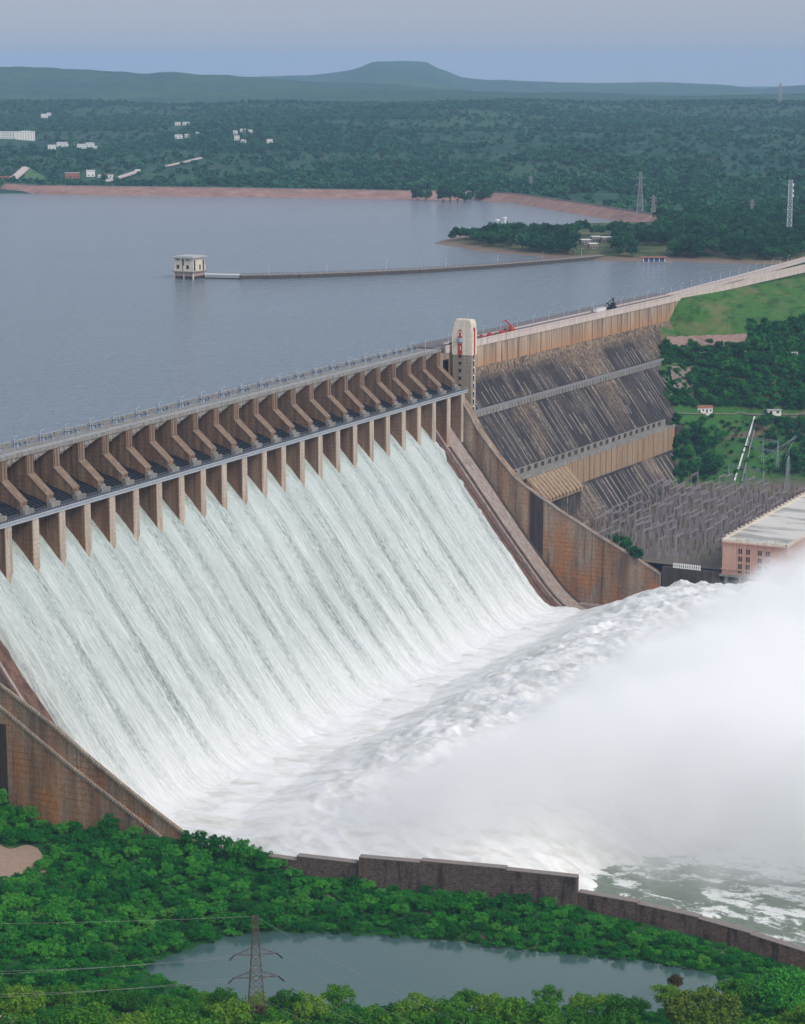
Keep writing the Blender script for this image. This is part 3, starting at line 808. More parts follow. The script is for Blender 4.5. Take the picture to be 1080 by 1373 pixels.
def in_poly1(x, y, poly):
    r = False; n = len(poly)
    for i in range(n):
        (x1, y1), (x2, y2) = poly[i], poly[(i + 1) % n]
        if (y1 > y) != (y2 > y) and x < (x2 - x1) * (y - y1) / (y2 - y1) + x1: r = not r
    return r
def near_z(x, y):
    z = near_f(x, y) + fbm(np.asarray(x) / 12, np.asarray(y) / 12, 103, 3) * 0.6
    return np.where(in_poly(x, y, POND), np.minimum(z, PZ - 0.8), np.maximum(z, PZ + 0.15))
near_q = lookup(near_z, -70, 440, -270, -30, 3.0)
t = NT('scrub_soil')
p = t.pos(); n1 = t.noise(p, 0.09, 5, 0.65); n2 = t.noise(p, 1.2, 4, 0.7)
c = t.mix(n2, (0.20, 0.14, 0.10), (0.33, 0.25, 0.19))
c = t.mix(t.ramp(n1, (0.30, 0.0), (0.42, 1.0)), c, (0.02, 0.09, 0.022))
xg = np.arange(-60, 430, 3.0); yg = np.arange(-520, -46, 3.0)
Xg, Yg = np.meshgrid(xg, yg, indexing='ij')
Yw = Yg.copy()
wall_y = np.interp(xg, [-60, 121, 125, 186, 238, 262, 308, 348, 430], [-56, -56, -55.5, -51, -39.5, -35, -35.5, -46, -85])
Yw = -520 + (Yg + 520) * ((wall_y[:, None] + 520) / (yg[-1] + 520))
tag(grid_obj('riverbank', np.stack([Xg, Yw, near_z(Xg, Yw)], -1), t.finish(c, 0.95, t.bump(n2, 0.6, 0.4), spec=0.1)), 'brown scrubby bank sloping to a still pond', 'ground', kind='structure')
t = NT('pond_water')
p = t.pos(); n1 = t.noise(t.map(p, (0.6, 1.2, 1)), 0.8, 3, 0.6)
b = MB(); b.add([(x, y, PZ) for x, y in [(140, -170), (345, -170), (345, -50), (140, -50)]], [(0, 1, 2, 3)])
tag(b.build('pond_water', t.finish((0.055, 0.11, 0.10), 0.12, t.bump(n1, 0.22, 0.25), spec=0.5)), 'still grey green pond between the bushes and the pylon', 'pond', kind='structure')

far_pts = [(120, 430, -105), (60, 445, -105), (22, 500, -104), (160, 425, -105), (175, 520, -105), (40, 590, -103), (72, 622, -102), (105, 680, -100), (150, 640, -104), (200, 600, -105), (220, 720, -104), (400, 430, -110), (400, 700, -104),
           (39, 652, -84), (60, 672, -86), (82, 684, -80), (50, 716, -66), (67, 719, -65), (102, 735, -65), (170, 770, -64), (300, 860, -62), (130, 712, -84), (180, 735, -88),
           (33, 676, -63), (22, 694, -47), (10, 705, -30), (3.7, 731, -20), (0, 770, -4), (-12, 800, 0), (44, 742, -44), (72, 755, -47), (46, 772, -33), (100, 790, -44), (150, 820, -40), (85, 830, -33), (60, 840, -25), (58, 880, -22), (52, 980, -19), (100, 920, -29), (160, 1000, -26),
           (60, 1150, -20), (200, 1250, -14), (300, 1100, -25), (400, 900, -50), (20, 1300, -6), (-60, 1400, 0), (100, 1600, 4), (300, 1600, 6), (0, 1250, -8)]
far_f = tps(far_pts)
def hill_z(x, y):
    x, y = np.asarray(x, float), np.asarray(y, float)
    yard = sstep(610, 660, y + (x - 72) * -0.55)
    return far_f(x, y) * 1.0 * yard + (1 - yard) * np.clip(far_f(x, y), -105.5, -103.5) + fbm(x / 18, y / 18, 203, 4) * 2.2 * yard
hill_q = lookup(hill_z, -60, 440, 420, 1700, 4.0)
xg = np.arange(-20, 420, 4.0); yg = np.arange(424, 1620, 4.0)
Xg, Yg = np.meshgrid(xg, yg, indexing='ij')
t = NT('hillside_ground')
p = t.pos(); n1 = t.noise(p, 0.028, 5, 0.62); n2 = t.noise(p, 0.5, 5, 0.72); ysep = t.sepz(p)
c = t.mix(t.ramp(n2, (0.3, 0.0), (0.7, 1.0)), (0.025, 0.085, 0.020), (0.06, 0.18, 0.04))
c = t.mix(t.ramp(n1, (0.52, 0.0), (0.60, 0.85)), c, t.mix(n2, (0.12, 0.085, 0.065), (0.24, 0.17, 0.125)))
yd = t.n('ShaderNodeMapRange'); t.l(ysep[2], yd.inputs[0]); yd.inputs[1].default_value, yd.inputs[2].default_value = -98.0, -103.0
c = t.mix(yd.outputs[0], c, t.mix(t.ramp(n1, (0.42, 0.0), (0.6, 1.0)), t.mix(n2, (0.10, 0.08, 0.08), (0.25, 0.20, 0.185)), t.mix(n2, (0.08, 0.10, 0.05), (0.22, 0.18, 0.13))))
tag(grid_obj('hillside', np.stack([Xg, Yg, hill_z(Xg, Yg)], -1), t.finish(c, 0.95, t.bump(n2, 0.7, 0.8), spec=0.1)), 'green hillside below the embankment, falling to the switchyard', 'hillside', kind='structure')
t = NT('valley_floor'); p = t.pos()
b = MB(); b.add([(-400, -900, -154), (2500, -900, -154), (2500, 3000, -154), (-400, 3000, -154)], [(0, 1, 2, 3)])
tag(b.build('valley_ground', t.finish(t.mix(t.noise(p, 0.01, 5), (0.03, 0.06, 0.03), (0.08, 0.09, 0.05)), 0.95)), 'valley floor below the dam', 'ground', kind='structure')

# peninsula on the far side of the reservoir
pts = [(-400, 1190), (-386, 1181), (-330, 1132), (-283, 1110), (-237, 1089), (-188, 1088), (-134, 1107), (-70, 1115), (4, 1129), (80, 1150), (260, 1250), (330, 1700), (100, 2300), (-160, 2060), (-285, 1752), (-314, 1542), (-366, 1502), (-413, 1452), (-433, 1367), (-425, 1270)]
PEN = pts
gx_, gy_ = np.arange(-450, 340, 6.0), np.arange(1070, 2320, 6.0)
Xg, Yg = np.meshgrid(gx_, gy_, indexing='ij')
dmin = np.full(Xg.shape, 1e9)
for (x1, y1), (x2, y2) in zip(pts, pts[1:] + pts[:1]):
    L2 = (x2 - x1) ** 2 + (y2 - y1) ** 2; tt = np.clip(((Xg - x1) * (x2 - x1) + (Yg - y1) * (y2 - y1)) / L2, 0, 1)
    dmin = np.minimum(dmin, np.hypot(Xg - x1 - tt * (x2 - x1), Yg - y1 - tt * (y2 - y1)))
sd_ = np.where(in_poly(Xg, Yg, pts), dmin, -dmin) + fbm(Xg / 22, Yg / 22, 303, 3) * 5
PENZ = np.clip(sd_ * 0.12, -3, 4.5) + fbm(Xg / 40, Yg / 40, 305, 3) * 0.6
PENZ = np.where((Xg > -40) & (Yg < 1450), -90.0, PENZ)           # the embankment and the valley lie there
t = NT('peninsula_ground'); p = t.pos(); n1 = t.noise(p, 0.05, 5, 0.65)
z = t.sepz(p)[2]
zr = t.n('ShaderNodeMapRange'); t.l(z, zr.inputs[0]); zr.inputs[1].default_value, zr.inputs[2].default_value = 1.4, 2.8
c = t.mix(zr.outputs[0], t.mix(n1, (0.14, 0.10, 0.075), (0.27, 0.2, 0.15)), t.mix(t.ramp(n1, (0.4, 0.0), (0.62, 1.0)), (0.03, 0.075, 0.024), (0.13, 0.12, 0.06)))
tag(grid_obj('peninsula_ground', np.stack([Xg, Yg, PENZ], -1), t.finish(c, 0.95, spec=0.1)), 'low wooded spit of land with a brown muddy shore', 'land', kind='structure')
def pen_z(x, y):
    i = int(np.clip((x + 450) / 6, 0, PENZ.shape[0] - 1)); j = int(np.clip((y - 1070) / 6, 0, PENZ.shape[1] - 1)); return PENZ[i, j]

# grassed earth embankment that continues the dam
crest = [sec(340, -1, 0), sec(420, -6.5, 0), sec(491, -10.5, 0), sec(655, -22, 0), sec(900, -40, 0)]
t = NT('embankment_grass')
p = t.pos(); n1 = t.noise(t.map(p, (1, 0.5, 1.6)), 0.035, 5, 0.65, 0.5); n2 = t.noise(p, 0.9, 4, 0.75)
n3 = t.noise(t.map(p, (1, 0.22, 1), rot=(0, 0, 0.5)), 0.16, 6, 0.72)
c = t.mix(t.ramp(n2, (0.3, 0.0), (0.7, 1.0)), (0.028, 0.10, 0.02), (0.07, 0.18, 0.035))
c = t.mix(t.ramp(n3, (0.40, 0.75), (0.52, 0.0)), c, (0.018, 0.055, 0.014))
c = t.mix(t.ramp(n1, (0.50, 0.0), (0.62, 0.6)), c, t.mix(n2, (0.12, 0.12, 0.05), (0.22, 0.19, 0.10)))
pr_ = [(-40, -20), (-10, 6.0), (0, 6.3), (3, 5.4), (26, -6), (29, -6.3), (54, -20.5), (76, -30), (112, -62)]
U_ = np.linspace(0, 1, 60); NE = 14; cpts = np.array([tuple(c_) for c_ in crest]); Lc = np.linspace(0, 1, len(cpts))
qx, qy = np.interp(U_, [0, .14, .27, .56, 1], cpts[:, 0]), np.interp(U_, [0, .14, .27, .56, 1], cpts[:, 1])
P = np.zeros((60 + NE, 48, 3))
pq = resample(np.array(pr_, float), 48)
for k in range(60 + NE):
    if k < NE:                                             # the end of the bank falls away beside the dam
        uu = 340 - (NE - k) * 5.0; c_ = sec(uu, -1, 0); drop = (340 - uu) * 0.72
    else: c_ = Vector((qx[k - NE], qy[k - NE], 0)); drop = 0.0
    P[k, :, 0] = c_.x + SV.x * pq[:, 0]; P[k, :, 1] = c_.y + SV.y * pq[:, 0]; P[k, :, 2] = pq[:, 1] - drop
P[:, :, 2] += fbm(P[:, :, 0] / 9, P[:, :, 1] / 16, 401, 4) * 0.9 * (P[:, :, 2] < 4)
emb = tag(grid_obj('embankment', P, t.finish(c, 0.95, t.bump(n2, 0.6, 0.5), spec=0.1)), 'grassy earth embankment continuing the line of the dam', 'embankment', kind='structure')
b = MB(); b2 = MB()
for k in range(0, 59):
    a_, c_ = Vector((qx[k], qy[k], 0)), Vector((qx[k + 1], qy[k + 1], 0))
    b.bar(a_ + SV * 0.4 + Vector((0, 0, 7.0)), c_ + SV * 0.4 + Vector((0, 0, 7.0)), 0.7, 1.6)
    b2.bar(a_ - SV * 9.6 + Vector((0, 0, 6.6)), c_ - SV * 9.6 + Vector((0, 0, 6.6)), 0.6, 1.4)
ew = b.build('embankment_parapet', M['pinkish'])
tag(ew, 'long pale parapet running along the top of the grassy embankment', 'parapet')
tag(b2.build('embankment_parapet', M['pinkish']), 'pale parapet along the water side of the embankment road', 'parapet')
b = MB()
for k in range(0, 59):
    a_, c_ = Vector((qx[k], qy[k], 6.45)), Vector((qx[k + 1], qy[k + 1], 6.45)); b.bar(a_ - SV * 4.6, c_ - SV * 4.6, 9.4, 0.3)
tag(b.build('embankment_road', plain('pale_road', (0.40, 0.35, 0.33), 0.9, 0.15)), 'pale road along the embankment crest', 'road', kind='structure')
# reddish stone toe of the embankment, and a second patch of stone pitching lower down
t = NT('stone_pitching')
p = t.pos(); vo = t.n('ShaderNodeTexVoronoi'); t.l(p, vo.inputs['Vector']); vo.inputs['Scale'].default_value = 0.9
n1 = t.noise(p, 0.25, 4, 0.7)
c = t.mix(t.n('ShaderNodeSeparateColor').outputs[0] if False else t.noise(p, 1.1, 3, 0.8), (0.15, 0.095, 0.08), (0.42, 0.29, 0.25))
c = t.mix(t.ramp(n1, (0.55, 0.0), (0.7, 0.4)), c, (0.08, 0.10, 0.05))
M['pitching'] = t.finish(c, 0.9, t.bump(vo.outputs['Distance'], 0.8, 0.6))
def slab(name, quad, thick, label, cat, mat):
    q = [Vector(v) for v in quad]; n = (q[1] - q[0]).cross(q[3] - q[0]).normalized()
    if n.z < 0: n = -n
    G = np.zeros((16, 7, 3))
    for i in range(16):
        for j in range(7):
            s_, r_ = i / 15, j / 6; v = (q[0] * (1 - s_) + q[1] * s_) * (1 - r_) + (q[3] * (1 - s_) + q[2] * s_) * r_
            v = v + n * (0.0 + 0.5 * random.random()); G[i, j] = v
    o = grid_obj(name, G, mat, smooth=False)
    sm = o.modifiers.new('thick', 'SOLIDIFY'); sm.thickness = thick; sm.offset = -1
    return tag(o, label, cat)
def emb_z(x, y):
    d = Vector((x, y, 0)) - SO; u, v = d.dot(SU), d.dot(SV)
    if u < 272: return -200.0
    v -= float(np.interp(u, [340, 420, 491, 655, 900], [-1, -6.5, -10.5, -22, -40]))
    if v > 111: return -200.0
    drop = max(0.0, (340 - u) * 0.72)
    return float(np.interp(v, [q[0] for q in pr_], [q[1] for q in pr_])) - drop
def ground_q(x, y): return max(hill_q(x, y), emb_z(x, y))
def on_hill(px_, py_):
    d = (RIGHT * (px_ - CX) - UPV * (py_ - CY) + LOOK * FPX) / FPX
    for dd in np.linspace(1050, 2200, 1150):
        q = CAM + d * dd
        if q.y > 426 and q.z < ground_q(q.x, q.y): return Vector((q.x, q.y, ground_q(q.x, q.y)))
    return pix(px_, py_, 2, -50)
def draped(name, quad, label, cat, mat, lift):
    G = np.zeros((26, 9, 3))
    for i in range(26):
        for j in range(9):
            s_, r_ = i / 25, j / 8
            (ax_, ay_), (bx_, by_), (cx_, cy_), (dx_, dy_) = quad
            px_ = (ax_ * (1 - s_) + bx_ * s_) * (1 - r_) + (dx_ * (1 - s_) + cx_ * s_) * r_; py_ = (ay_ * (1 - s_) + by_ * s_) * (1 - r_) + (dy_ * (1 - s_) + cy_ * s_) * r_
            v = on_hill(px_ + random.uniform(-.8, .8), py_); G[i, j] = (v.x, v.y, v.z + lift + random.uniform(0, .5))
    o = grid_obj(name, G, mat, smooth=False); sm = o.modifiers.new('thick', 'SOLIDIFY'); sm.thickness = 1.5; sm.offset = -1
    return tag(o, label, cat)
draped('stone_revetment', [(893, 456), (1001, 452), (1000, 472), (888, 473)], 'reddish stone pitched toe at the foot of the grassy embankment', 'revetment', M['pitching'], .5)
draped('stone_revetment', [(897, 494), (937, 496), (928, 524), (903, 526)], 'grey brown sloping masonry apron beside the end of the dam', 'revetment', M['rock'], .5)

# far stone pitched embankments
def stone_bank(name, foot, top, label, fillz=0):
    root = empty(name, (0, 0, 0)); tag(root, label, 'embankment')
    f_ = [Vector((x, y, -3)) for x, y in foot]; t_ = [Vector((x, y, z)) for x, y, z in top]
    G = np.zeros((60, 9, 3)); s = np.linspace(0, 1, 60)
    def ip(L, k): 
        A = np.array([tuple(v) for v in L]); return np.array([np.interp(k, np.linspace(0, 1, len(A)), A[:, i]) for i in range(3)])
    for i, k in enumerate(s):
        a, c = ip(f_, k), ip(t_, k); d = c - a; d[2] = 0; d /= np.linalg.norm(d)
        for j in range(6): G[i, j] = a + (c - a) * j / 5 + (np.array([0, 0, 0.5 * random.random()]) if j < 5 else 0)
        G[i, 6] = c + d * 7; G[i, 7] = c + d * 9; G[i, 7, 2] -= 1; G[i, 8] = c + d * 24; G[i, 8, 2] = -2
    t = NT(name + '_stone'); p = t.pos(); n1 = t.noise(p, 0.05, 6, 0.75); n2 = t.noise(t.map(p, (1, 1, 6)), 0.12, 3, 0.6)
    c = t.mix(t.ramp(n1, (0.3, 0.0), (0.7, 1.0)), (0.19, 0.105, 0.085), (0.40, 0.25, 0.205))
    c = t.mix(t.ramp(n2, (0.6, 0.0), (0.75, 0.5)), c, (0.12, 0.08, 0.065))
    grid_obj('stone_slope', G, t.finish(c, 0.9), root, smooth=False)
    b = MB()
    for k in range(40):
        a, c = ip(t_, k / 40), ip(t_, (k + 1) / 40); b.bar(a + np.array([0, 0, .5]), c + np.array([0, 0, .5]), 0.9, 1.5)
    b.build('parapet', M['grey_concrete'], root)
    return root
stone_bank('stone_embankment', [(-1600, 1870), (-1486, 1842), (-1322, 1730), (-1216, 1685), (-1090, 1715), (-982, 1748), (-860, 1782), (-747, 1814), (-686, 1845)],
           [(-1620, 1930, 8), (-1500, 1880, 8), (-1338, 1766, 9), (-1256, 1736, 9), (-1130, 1768, 9), (-1015, 1799, 9), (-890, 1822, 9), (-765, 1845, 9), (-690, 1872, 9)],
           'long pinkish stone pitched bank across the far side of the reservoir')
stone_bank('stone_embankment', [(-686, 1850), (-612, 1812), (-540, 1738), (-468, 1661), (-395, 1588), (-324, 1514), (-280, 1476)], [(-672, 1866, 10), (-600, 1826, 10), (-525, 1752, 10), (-450, 1680, 10), (-375, 1600, 10), (-295, 1520, 10), (-262, 1488, 9)],
           'shorter pinkish stone bank running down to the wooded spit')
for s_ in []: pass

# river wall on the near bank, in stepped lengths
t = NT('rubble_masonry'); p = t.pos(); n1 = t.noise(t.map(p, (1, 1, 2.2)), 0.7, 5, 0.75); n2 = t.noise(t.map(p, (1, 1, 0.2)), 0.35, 4, 0.6)
xs_ = t.sepz(p)[0]; xr = t.n('ShaderNodeMapRange'); t.l(xs_, xr.inputs[0]); xr.inputs[1].default_value, xr.inputs[2].default_value = 255, 340
c = t.mix(t.ramp(n1, (0.34, 0.0), (0.66, 1.0)), (0.055, 0.04, 0.034), (0.17, 0.125, 0.105))
c = t.mix(xr.outputs[0], c, t.mix(t.ramp(n1, (0.34, 0.0), (0.66, 1.0)), (0.12, 0.075, 0.055), (0.30, 0.19, 0.145)))
c = t.mix(t.ramp(n2, (0.50, 0.0), (0.66, 0.85)), c, (0.03, 0.025, 0.024))
c = t.mix(t.ramp(t.noise(p, 1.6, 4, 0.8), (0.60, 0.0), (0.70, 0.7)), c, (0.30, 0.26, 0.23))
M['masonry'] = t.finish(c, 0.95, t.bump(n1, 0.8, 0.4))
M['masonry_top'] = plain('wall_top', (0.24, 0.205, 0.185), 0.9, 0.3)
rw = empty('river_wall'); tag(rw, 'dark stepped masonry wall between the thicket and the river', 'wall')
wline = [((121, -57.5), (163, -53.5), -114.2), ((163, -53.5), (185.3, -49.9), -112.6), ((186.6, -50.6), (208.3, -45.5), -110), ((208.3, -45.3), (238.2, -38.6), -109.4), ((238.2, -38.4), (263, -33.9), -110),
         ((263, -32.6), (285, -32.4), -115.8), ((285, -32.6), (308, -34.7), -116.2), ((308, -34.9), (328, -39.3), -116.6), ((328, -39.6), (350, -46), -116.9), ((350, -46.3), (392, -62), -117.2)]
for (a, c, zt) in wline:
    A, C_ = Vector((*a, 0)), Vector((*c, 0)); m = MB(); zb = -131
    hh = zt - zb
    m.bar(A + Vector((0, 0, zb + hh / 2)), C_ + Vector((0, 0, zb + hh / 2)), 3.0, hh)
    sgm = m.build('wall_length', M['masonry'], rw)
    m = MB(); m.bar(A + Vector((0, 0, zt + .12)), C_ + Vector((0, 0, zt + .12)), 3.2, 0.25)
    m.build('wall_coping', M['masonry_top'], sgm)
# low roadside wall in the bottom left corner
b = MB(); a, c = pix(-60, 1352, 2, -104), pix(62, 1374, 2, -104)
b.bar(a + Vector((0, 0, -1.4)), c + Vector((0, 0, -1.4)), 1.2, 3.0)
o = b.build('roadside_wall', M['step']); tag(o, 'low pale roadside wall in the bottom corner among the bushes', 'wall')

# ------------------------------------------------------------------ vegetation
def crown_mesh(name, mat, rx, rz, n_leaf, leaf, seed, nb=14, flat=0.0, z0=0.0, lobe=(0.26, 0.46)):
    """leaf clumps: many small leaf sprays scattered over uneven lobes"""
    g = np.random.default_rng(seed)
    th = g.uniform(0, 2 * math.pi, nb); rr = np.sqrt(g.uniform(0, 1, nb)) * rx * (1.06 - lobe[1])
    bc = np.stack([rr * np.cos(th), rr * np.sin(th), z0 + rz * (0.30 + 0.62 * g.uniform(0, 1, nb) * (1 - (rr / rx) ** 2 * (0.9 - flat)))], -1)
    br = rx * g.uniform(*lobe, nb)
    k = g.integers(0, nb, n_leaf)
    d = g.normal(size=(n_leaf, 3)); d /= np.linalg.norm(d, axis=1, keepdims=True)
    d[:, 2] = np.where(d[:, 2] < -0.35, -d[:, 2] * 0.8, d[:, 2])
    rad = br[k] * g.uniform(0.55, 1.12, n_leaf)
    c = bc[k] + d * rad[:, None] * np.array([1, 1, min(1.0, rz / rx * 0.9)])
    nrm = d * 0.8 + np.array([0, 0, 0.35]) + g.normal(size=(n_leaf, 3)) * 0.5; nrm /= np.linalg.norm(nrm, axis=1, keepdims=True)
    a = np.cross(nrm, g.normal(size=(n_leaf, 3))); a /= np.linalg.norm(a, axis=1, keepdims=True)
    b_ = np.cross(nrm, a)
    s = leaf * g.uniform(0.6, 1.35, n_leaf)[:, None]; asp = g.uniform(0.3, 0.85, n_leaf)[:, None]
    V = np.stack([c - a * s, c - b_ * s * asp, c + a * s, c + b_ * s * asp], 1).reshape(-1, 3)
    me = bpy.data.meshes.new(name)
    me.vertices.add(len(V)); me.vertices.foreach_set('co', V.reshape(-1).astype(np.float32))
    me.loops.add(len(V)); me.loops.foreach_set('vertex_index', np.arange(len(V), dtype=np.int32))
    me.polygons.add(n_leaf); me.polygons.foreach_set('loop_start', np.arange(0, len(V), 4, dtype=np.int32))
    me.update(calc_edges=True); me.materials.append(mat)
    return me
def trunk_mesh(name, h, r, rx, seed):
    g = random.Random(seed); m = MB(); lean = Vector((g.uniform(-.3, .3), g.uniform(-.3, .3), 0))
    top = lean * h * .4 + Vector((0, 0, h))
    m.tube((0, 0, -0.6), top * 0.5, r, r * .75, 7); m.tube(top * 0.5, top, r * .75, r * .5, 7)
    for k in range(5):
        a = g.uniform(0, 6.28); st = top * g.uniform(.5, .95)
        m.tube(st, st + Vector((math.cos(a) * rx * .55, math.sin(a) * rx * .55, h * g.uniform(.35, .7))), r * .38, r * .14, 5)
    me = bpy.data.meshes.new(name); me.from_pydata(m.v, [], m.f); me.materials.append(M['trunk']); me.update(); return me

def make_kind(key, mat, rx, rz, n_leaf, leaf, th, nv, seed, nb=14, flat=0.0, lobe=(0.26, 0.46)):
    return [(crown_mesh(key + '_crown', mat, rx, rz, n_leaf, leaf, seed + i, nb, flat, th * 0.55, lobe), trunk_mesh(key + '_trunk', th, max(.12, rx * .055), rx, seed + i)) for i in range(nv)]
K_BUSH = make_kind('bush', M['leaf_near'], 4.4, 4.2, 2100, 0.25, 1.5, 6, 100, 40, 0.45, (0.13, 0.27))
M['leaf_pale_green'] = foliage('pale_acacia_leaves', (0.015, 0.14, 0.02), (0.05, 0.26, 0.03), (0.13, 0.38, 0.05))
K_LIGHT = make_kind('light_bush', M['leaf_pale_green'], 3.9, 4.2, 1900, 0.23, 1.4, 4, 120, 40, 0.45, (0.13, 0.27))
K_FRONT = make_kind('front_tree', M['leaf_front'], 5.2, 5.8, 3000, 0.27, 3.0, 5, 140, 42, 0.35, (0.14, 0.28))
K_HILL = make_kind('hill_tree', M['leaf_hill'], 4.4, 5.2, 620, 0.62, 2.6, 6, 180, 13, 0.3)
M['leaf_spit'] = foliage('spit_leaves', (0.005, 0.040, 0.020), (0.013, 0.085, 0.034), (0.04, 0.15, 0.05))
K_SPIT = make_kind('spit_tree', M['leaf_spit'], 5.4, 6.4, 480, 0.85, 3.0, 5, 220, 12, 0.3)
K_PALE = make_kind('pale_tree', M['leaf_pale'], 6.2, 7.5, 620, 0.8, 3.5, 2, 260, 13, 0.3)
K_BROWN = make_kind('russet_tree', M['leaf_brown'], 4.2, 5.5, 1700, 0.36, 3.0, 1, 280, 16, 0.2)
K_OLIVE = make_kind('domed_tree', foliage('olive_leaves', (0.05, 0.11, 0.014), (0.12, 0.19, 0.022), (0.24, 0.29, 0.04)), 8.6, 8.0, 7500, 0.32, 4.0, 1, 290, 70, 0.35, (0.12, 0.22))
K_DARK = make_kind('spreading_tree', M['leaf_near'], 8.4, 7.0, 5200, 0.38, 4.5, 1, 300, 26, 0.5)

def plant(kind, name, loc, s, label, cat, group=None, rz=None, sz=None):
    cm, tm = random.choice(kind)
    r = empty(name, loc, random.uniform(0, 6.28) if rz is None else rz)
    r.scale = (s, s, s * (sz or random.uniform(.85, 1.15)))
    tag(r, label, cat, group)
    for nm, me in (('crown', cm), ('trunk', tm)):
        o = bpy.data.objects.new(nm, me); COL.objects.link(o); o.parent = r
    return r
def in_view(p, m=40):
    v = Vector(p) - CAM; d = v.dot(LOOK)
    if d < 1: return False
    x, y = CX + FPX * v.dot(RIGHT) / d, CY - FPX * v.dot(UPV) / d
    return -m < x < 1080 + m and -m < y < 1373 + m
def project(p):
    v = Vector(p) - CAM; d = v.dot(LOOK); return CX + FPX * v.dot(RIGHT) / d, CY - FPX * v.dot(UPV) / d

def scatter(name, pts, kind, smin, smax, label, kindtag='stuff', low=None):
    """uncountable growth as ONE object: crowns instanced on the points"""
    me = bpy.data.meshes.new(name); me.from_pydata([tuple(p) for p in pts], [], []); me.update()
    o = bpy.data.objects.new(name, me); COL.objects.link(o)
    src = bpy.data.collections.new(name + '_sources')
    for i, (cm, tm) in enumerate(kind): src.objects.link(bpy.data.objects.new(name + '_source', cm))
    ng = bpy.data.node_groups.new(name + '_nodes', 'GeometryNodeTree')
    ng.interface.new_socket('Geometry', in_out='INPUT', socket_type='NodeSocketGeometry')
    ng.interface.new_socket('Geometry', in_out='OUTPUT', socket_type='NodeSocketGeometry')
    gi, go = ng.nodes.new('NodeGroupInput'), ng.nodes.new('NodeGroupOutput')
    iop = ng.nodes.new('GeometryNodeInstanceOnPoints'); ci = ng.nodes.new('GeometryNodeCollectionInfo')
    ci.inputs['Collection'].default_value = src; ci.inputs['Separate Children'].default_value = True; ci.inputs['Reset Children'].default_value = True
    rv = ng.nodes.new('FunctionNodeRandomValue'); rv.data_type = 'FLOAT_VECTOR'; rv.inputs[0].default_value = (0, 0, 0); rv.inputs[1].default_value = (0, 0, 6.283)
    rsn = ng.nodes.new('FunctionNodeRandomValue'); rsn.data_type = 'FLOAT'
    rsn.inputs[2].default_value, rsn.inputs[3].default_value = smin, smax; rsn.inputs['Seed'].default_value = 3
    ng.links.new(gi.outputs[0], iop.inputs['Points']); ng.links.new(ci.outputs[0], iop.inputs['Instance'])
    iop.inputs['Pick Instance'].default_value = True
    ng.links.new(rv.outputs[0], iop.inputs['Rotation']); ng.links.new(rsn.outputs[1], iop.inputs['Scale'])
    ng.links.new(iop.outputs[0], go.inputs[0])
    o.modifiers.new('growth', 'NODES').node_group = ng
    return tag(o, label, None, kind=kindtag)

# thicket on the near bank
def dart(n, x0, x1, y0, y1, ok, dmin, seed, tries=60000):
    g = random.Random(seed); out = []; cell = {}
    for _ in range(tries):
        x, y = g.uniform(x0, x1), g.uniform(y0, y1)
        if not ok(x, y): continue
        i, j = int(x // dmin), int(y // dmin)
        if any((x - a) ** 2 + (y - b__) ** 2 < dmin * dmin for di in (-1, 0, 1) for dj in (-1, 0, 1) for a, b__ in cell.get((i + di, j + dj), ())): continue
        cell.setdefault((i, j), []).append((x, y)); out.append((x, y))
        if len(out) >= n: break
    return out
bare = [pix(*q, 2, -114) for q in [(-40, 1130), (62, 1122), (70, 1146), (30, 1165), (10, 1182), (-40, 1195)]]
bare = [(v.x, v.y) for v in bare]
def wall_at(x): return float(np.interp(x, [-60, 121, 125, 186, 238, 262, 308, 348, 430], [-60.5, -60.5, -59, -54, -43, -38, -38.5, -49, -88]))
def near_ok(x, y):
    if y > wall_at(x) - 1.0 or in_poly1(x, y, POND) or in_poly1(x, y, bare): return False
    z = near_q(x, y)
    if not in_view((x, y, z + 2), 30): return False
    return True
pb = dart(2000, -20, 400, -230, -36, near_ok, 4.3, 5)
near, rest = [], []
for x, y in pb:
    z = near_q(x, y); px_, py_ = project((x, y, z))
    edge = y > wall_at(x) - 6                                   # low growth along the wall foot
    (near if len(near) < 999 else rest).append((x, y, z, px_, py_, edge))
near.sort(key=lambda q: (q[0] - CAM.x) ** 2 + (q[1] - CAM.y) ** 2)
cnt_f = cnt_b = 0
rest = []
for (x, y, z, px_, py_, edge) in near:
    s = random.uniform(0.62, 1.15) * (0.55 if edge and not 240 < px_ < 365 else 1.0)
    if px_ > 300 and 1230 < py_ < 1330 and y > -90: s *= 0.75
    if px_ < 70 and py_ > 1290 and py_ < 1365: s *= 0.6
    if py_ > 1340 or (py_ > 1300 and px_ > 150): continue
    if False: pass
    elif cnt_b < 285:
        cnt_b += 1
        lt = fbm(x / 16, y / 16, 701, 2) > 0.22 or random.random() < .08
        if lt: plant(K_LIGHT, 'acacia_bush', (x, y, z - 0.3), s, 'feathery light green bush among darker ones in the thicket by the pond', 'bush', 'light bushes in the thicket')
        else: plant(K_BUSH, 'acacia_bush', (x, y, z - 0.3), s, 'feathery dark green bush in the thicket between the pond and the walls', 'bush', 'feathery bushes in the thicket')
    else: rest.append((x, y, z - 0.3))
if rest: scatter('thicket_bushes', rest, K_BUSH, 0.5, 1.05, 'dense feathery green thicket beyond the pond')
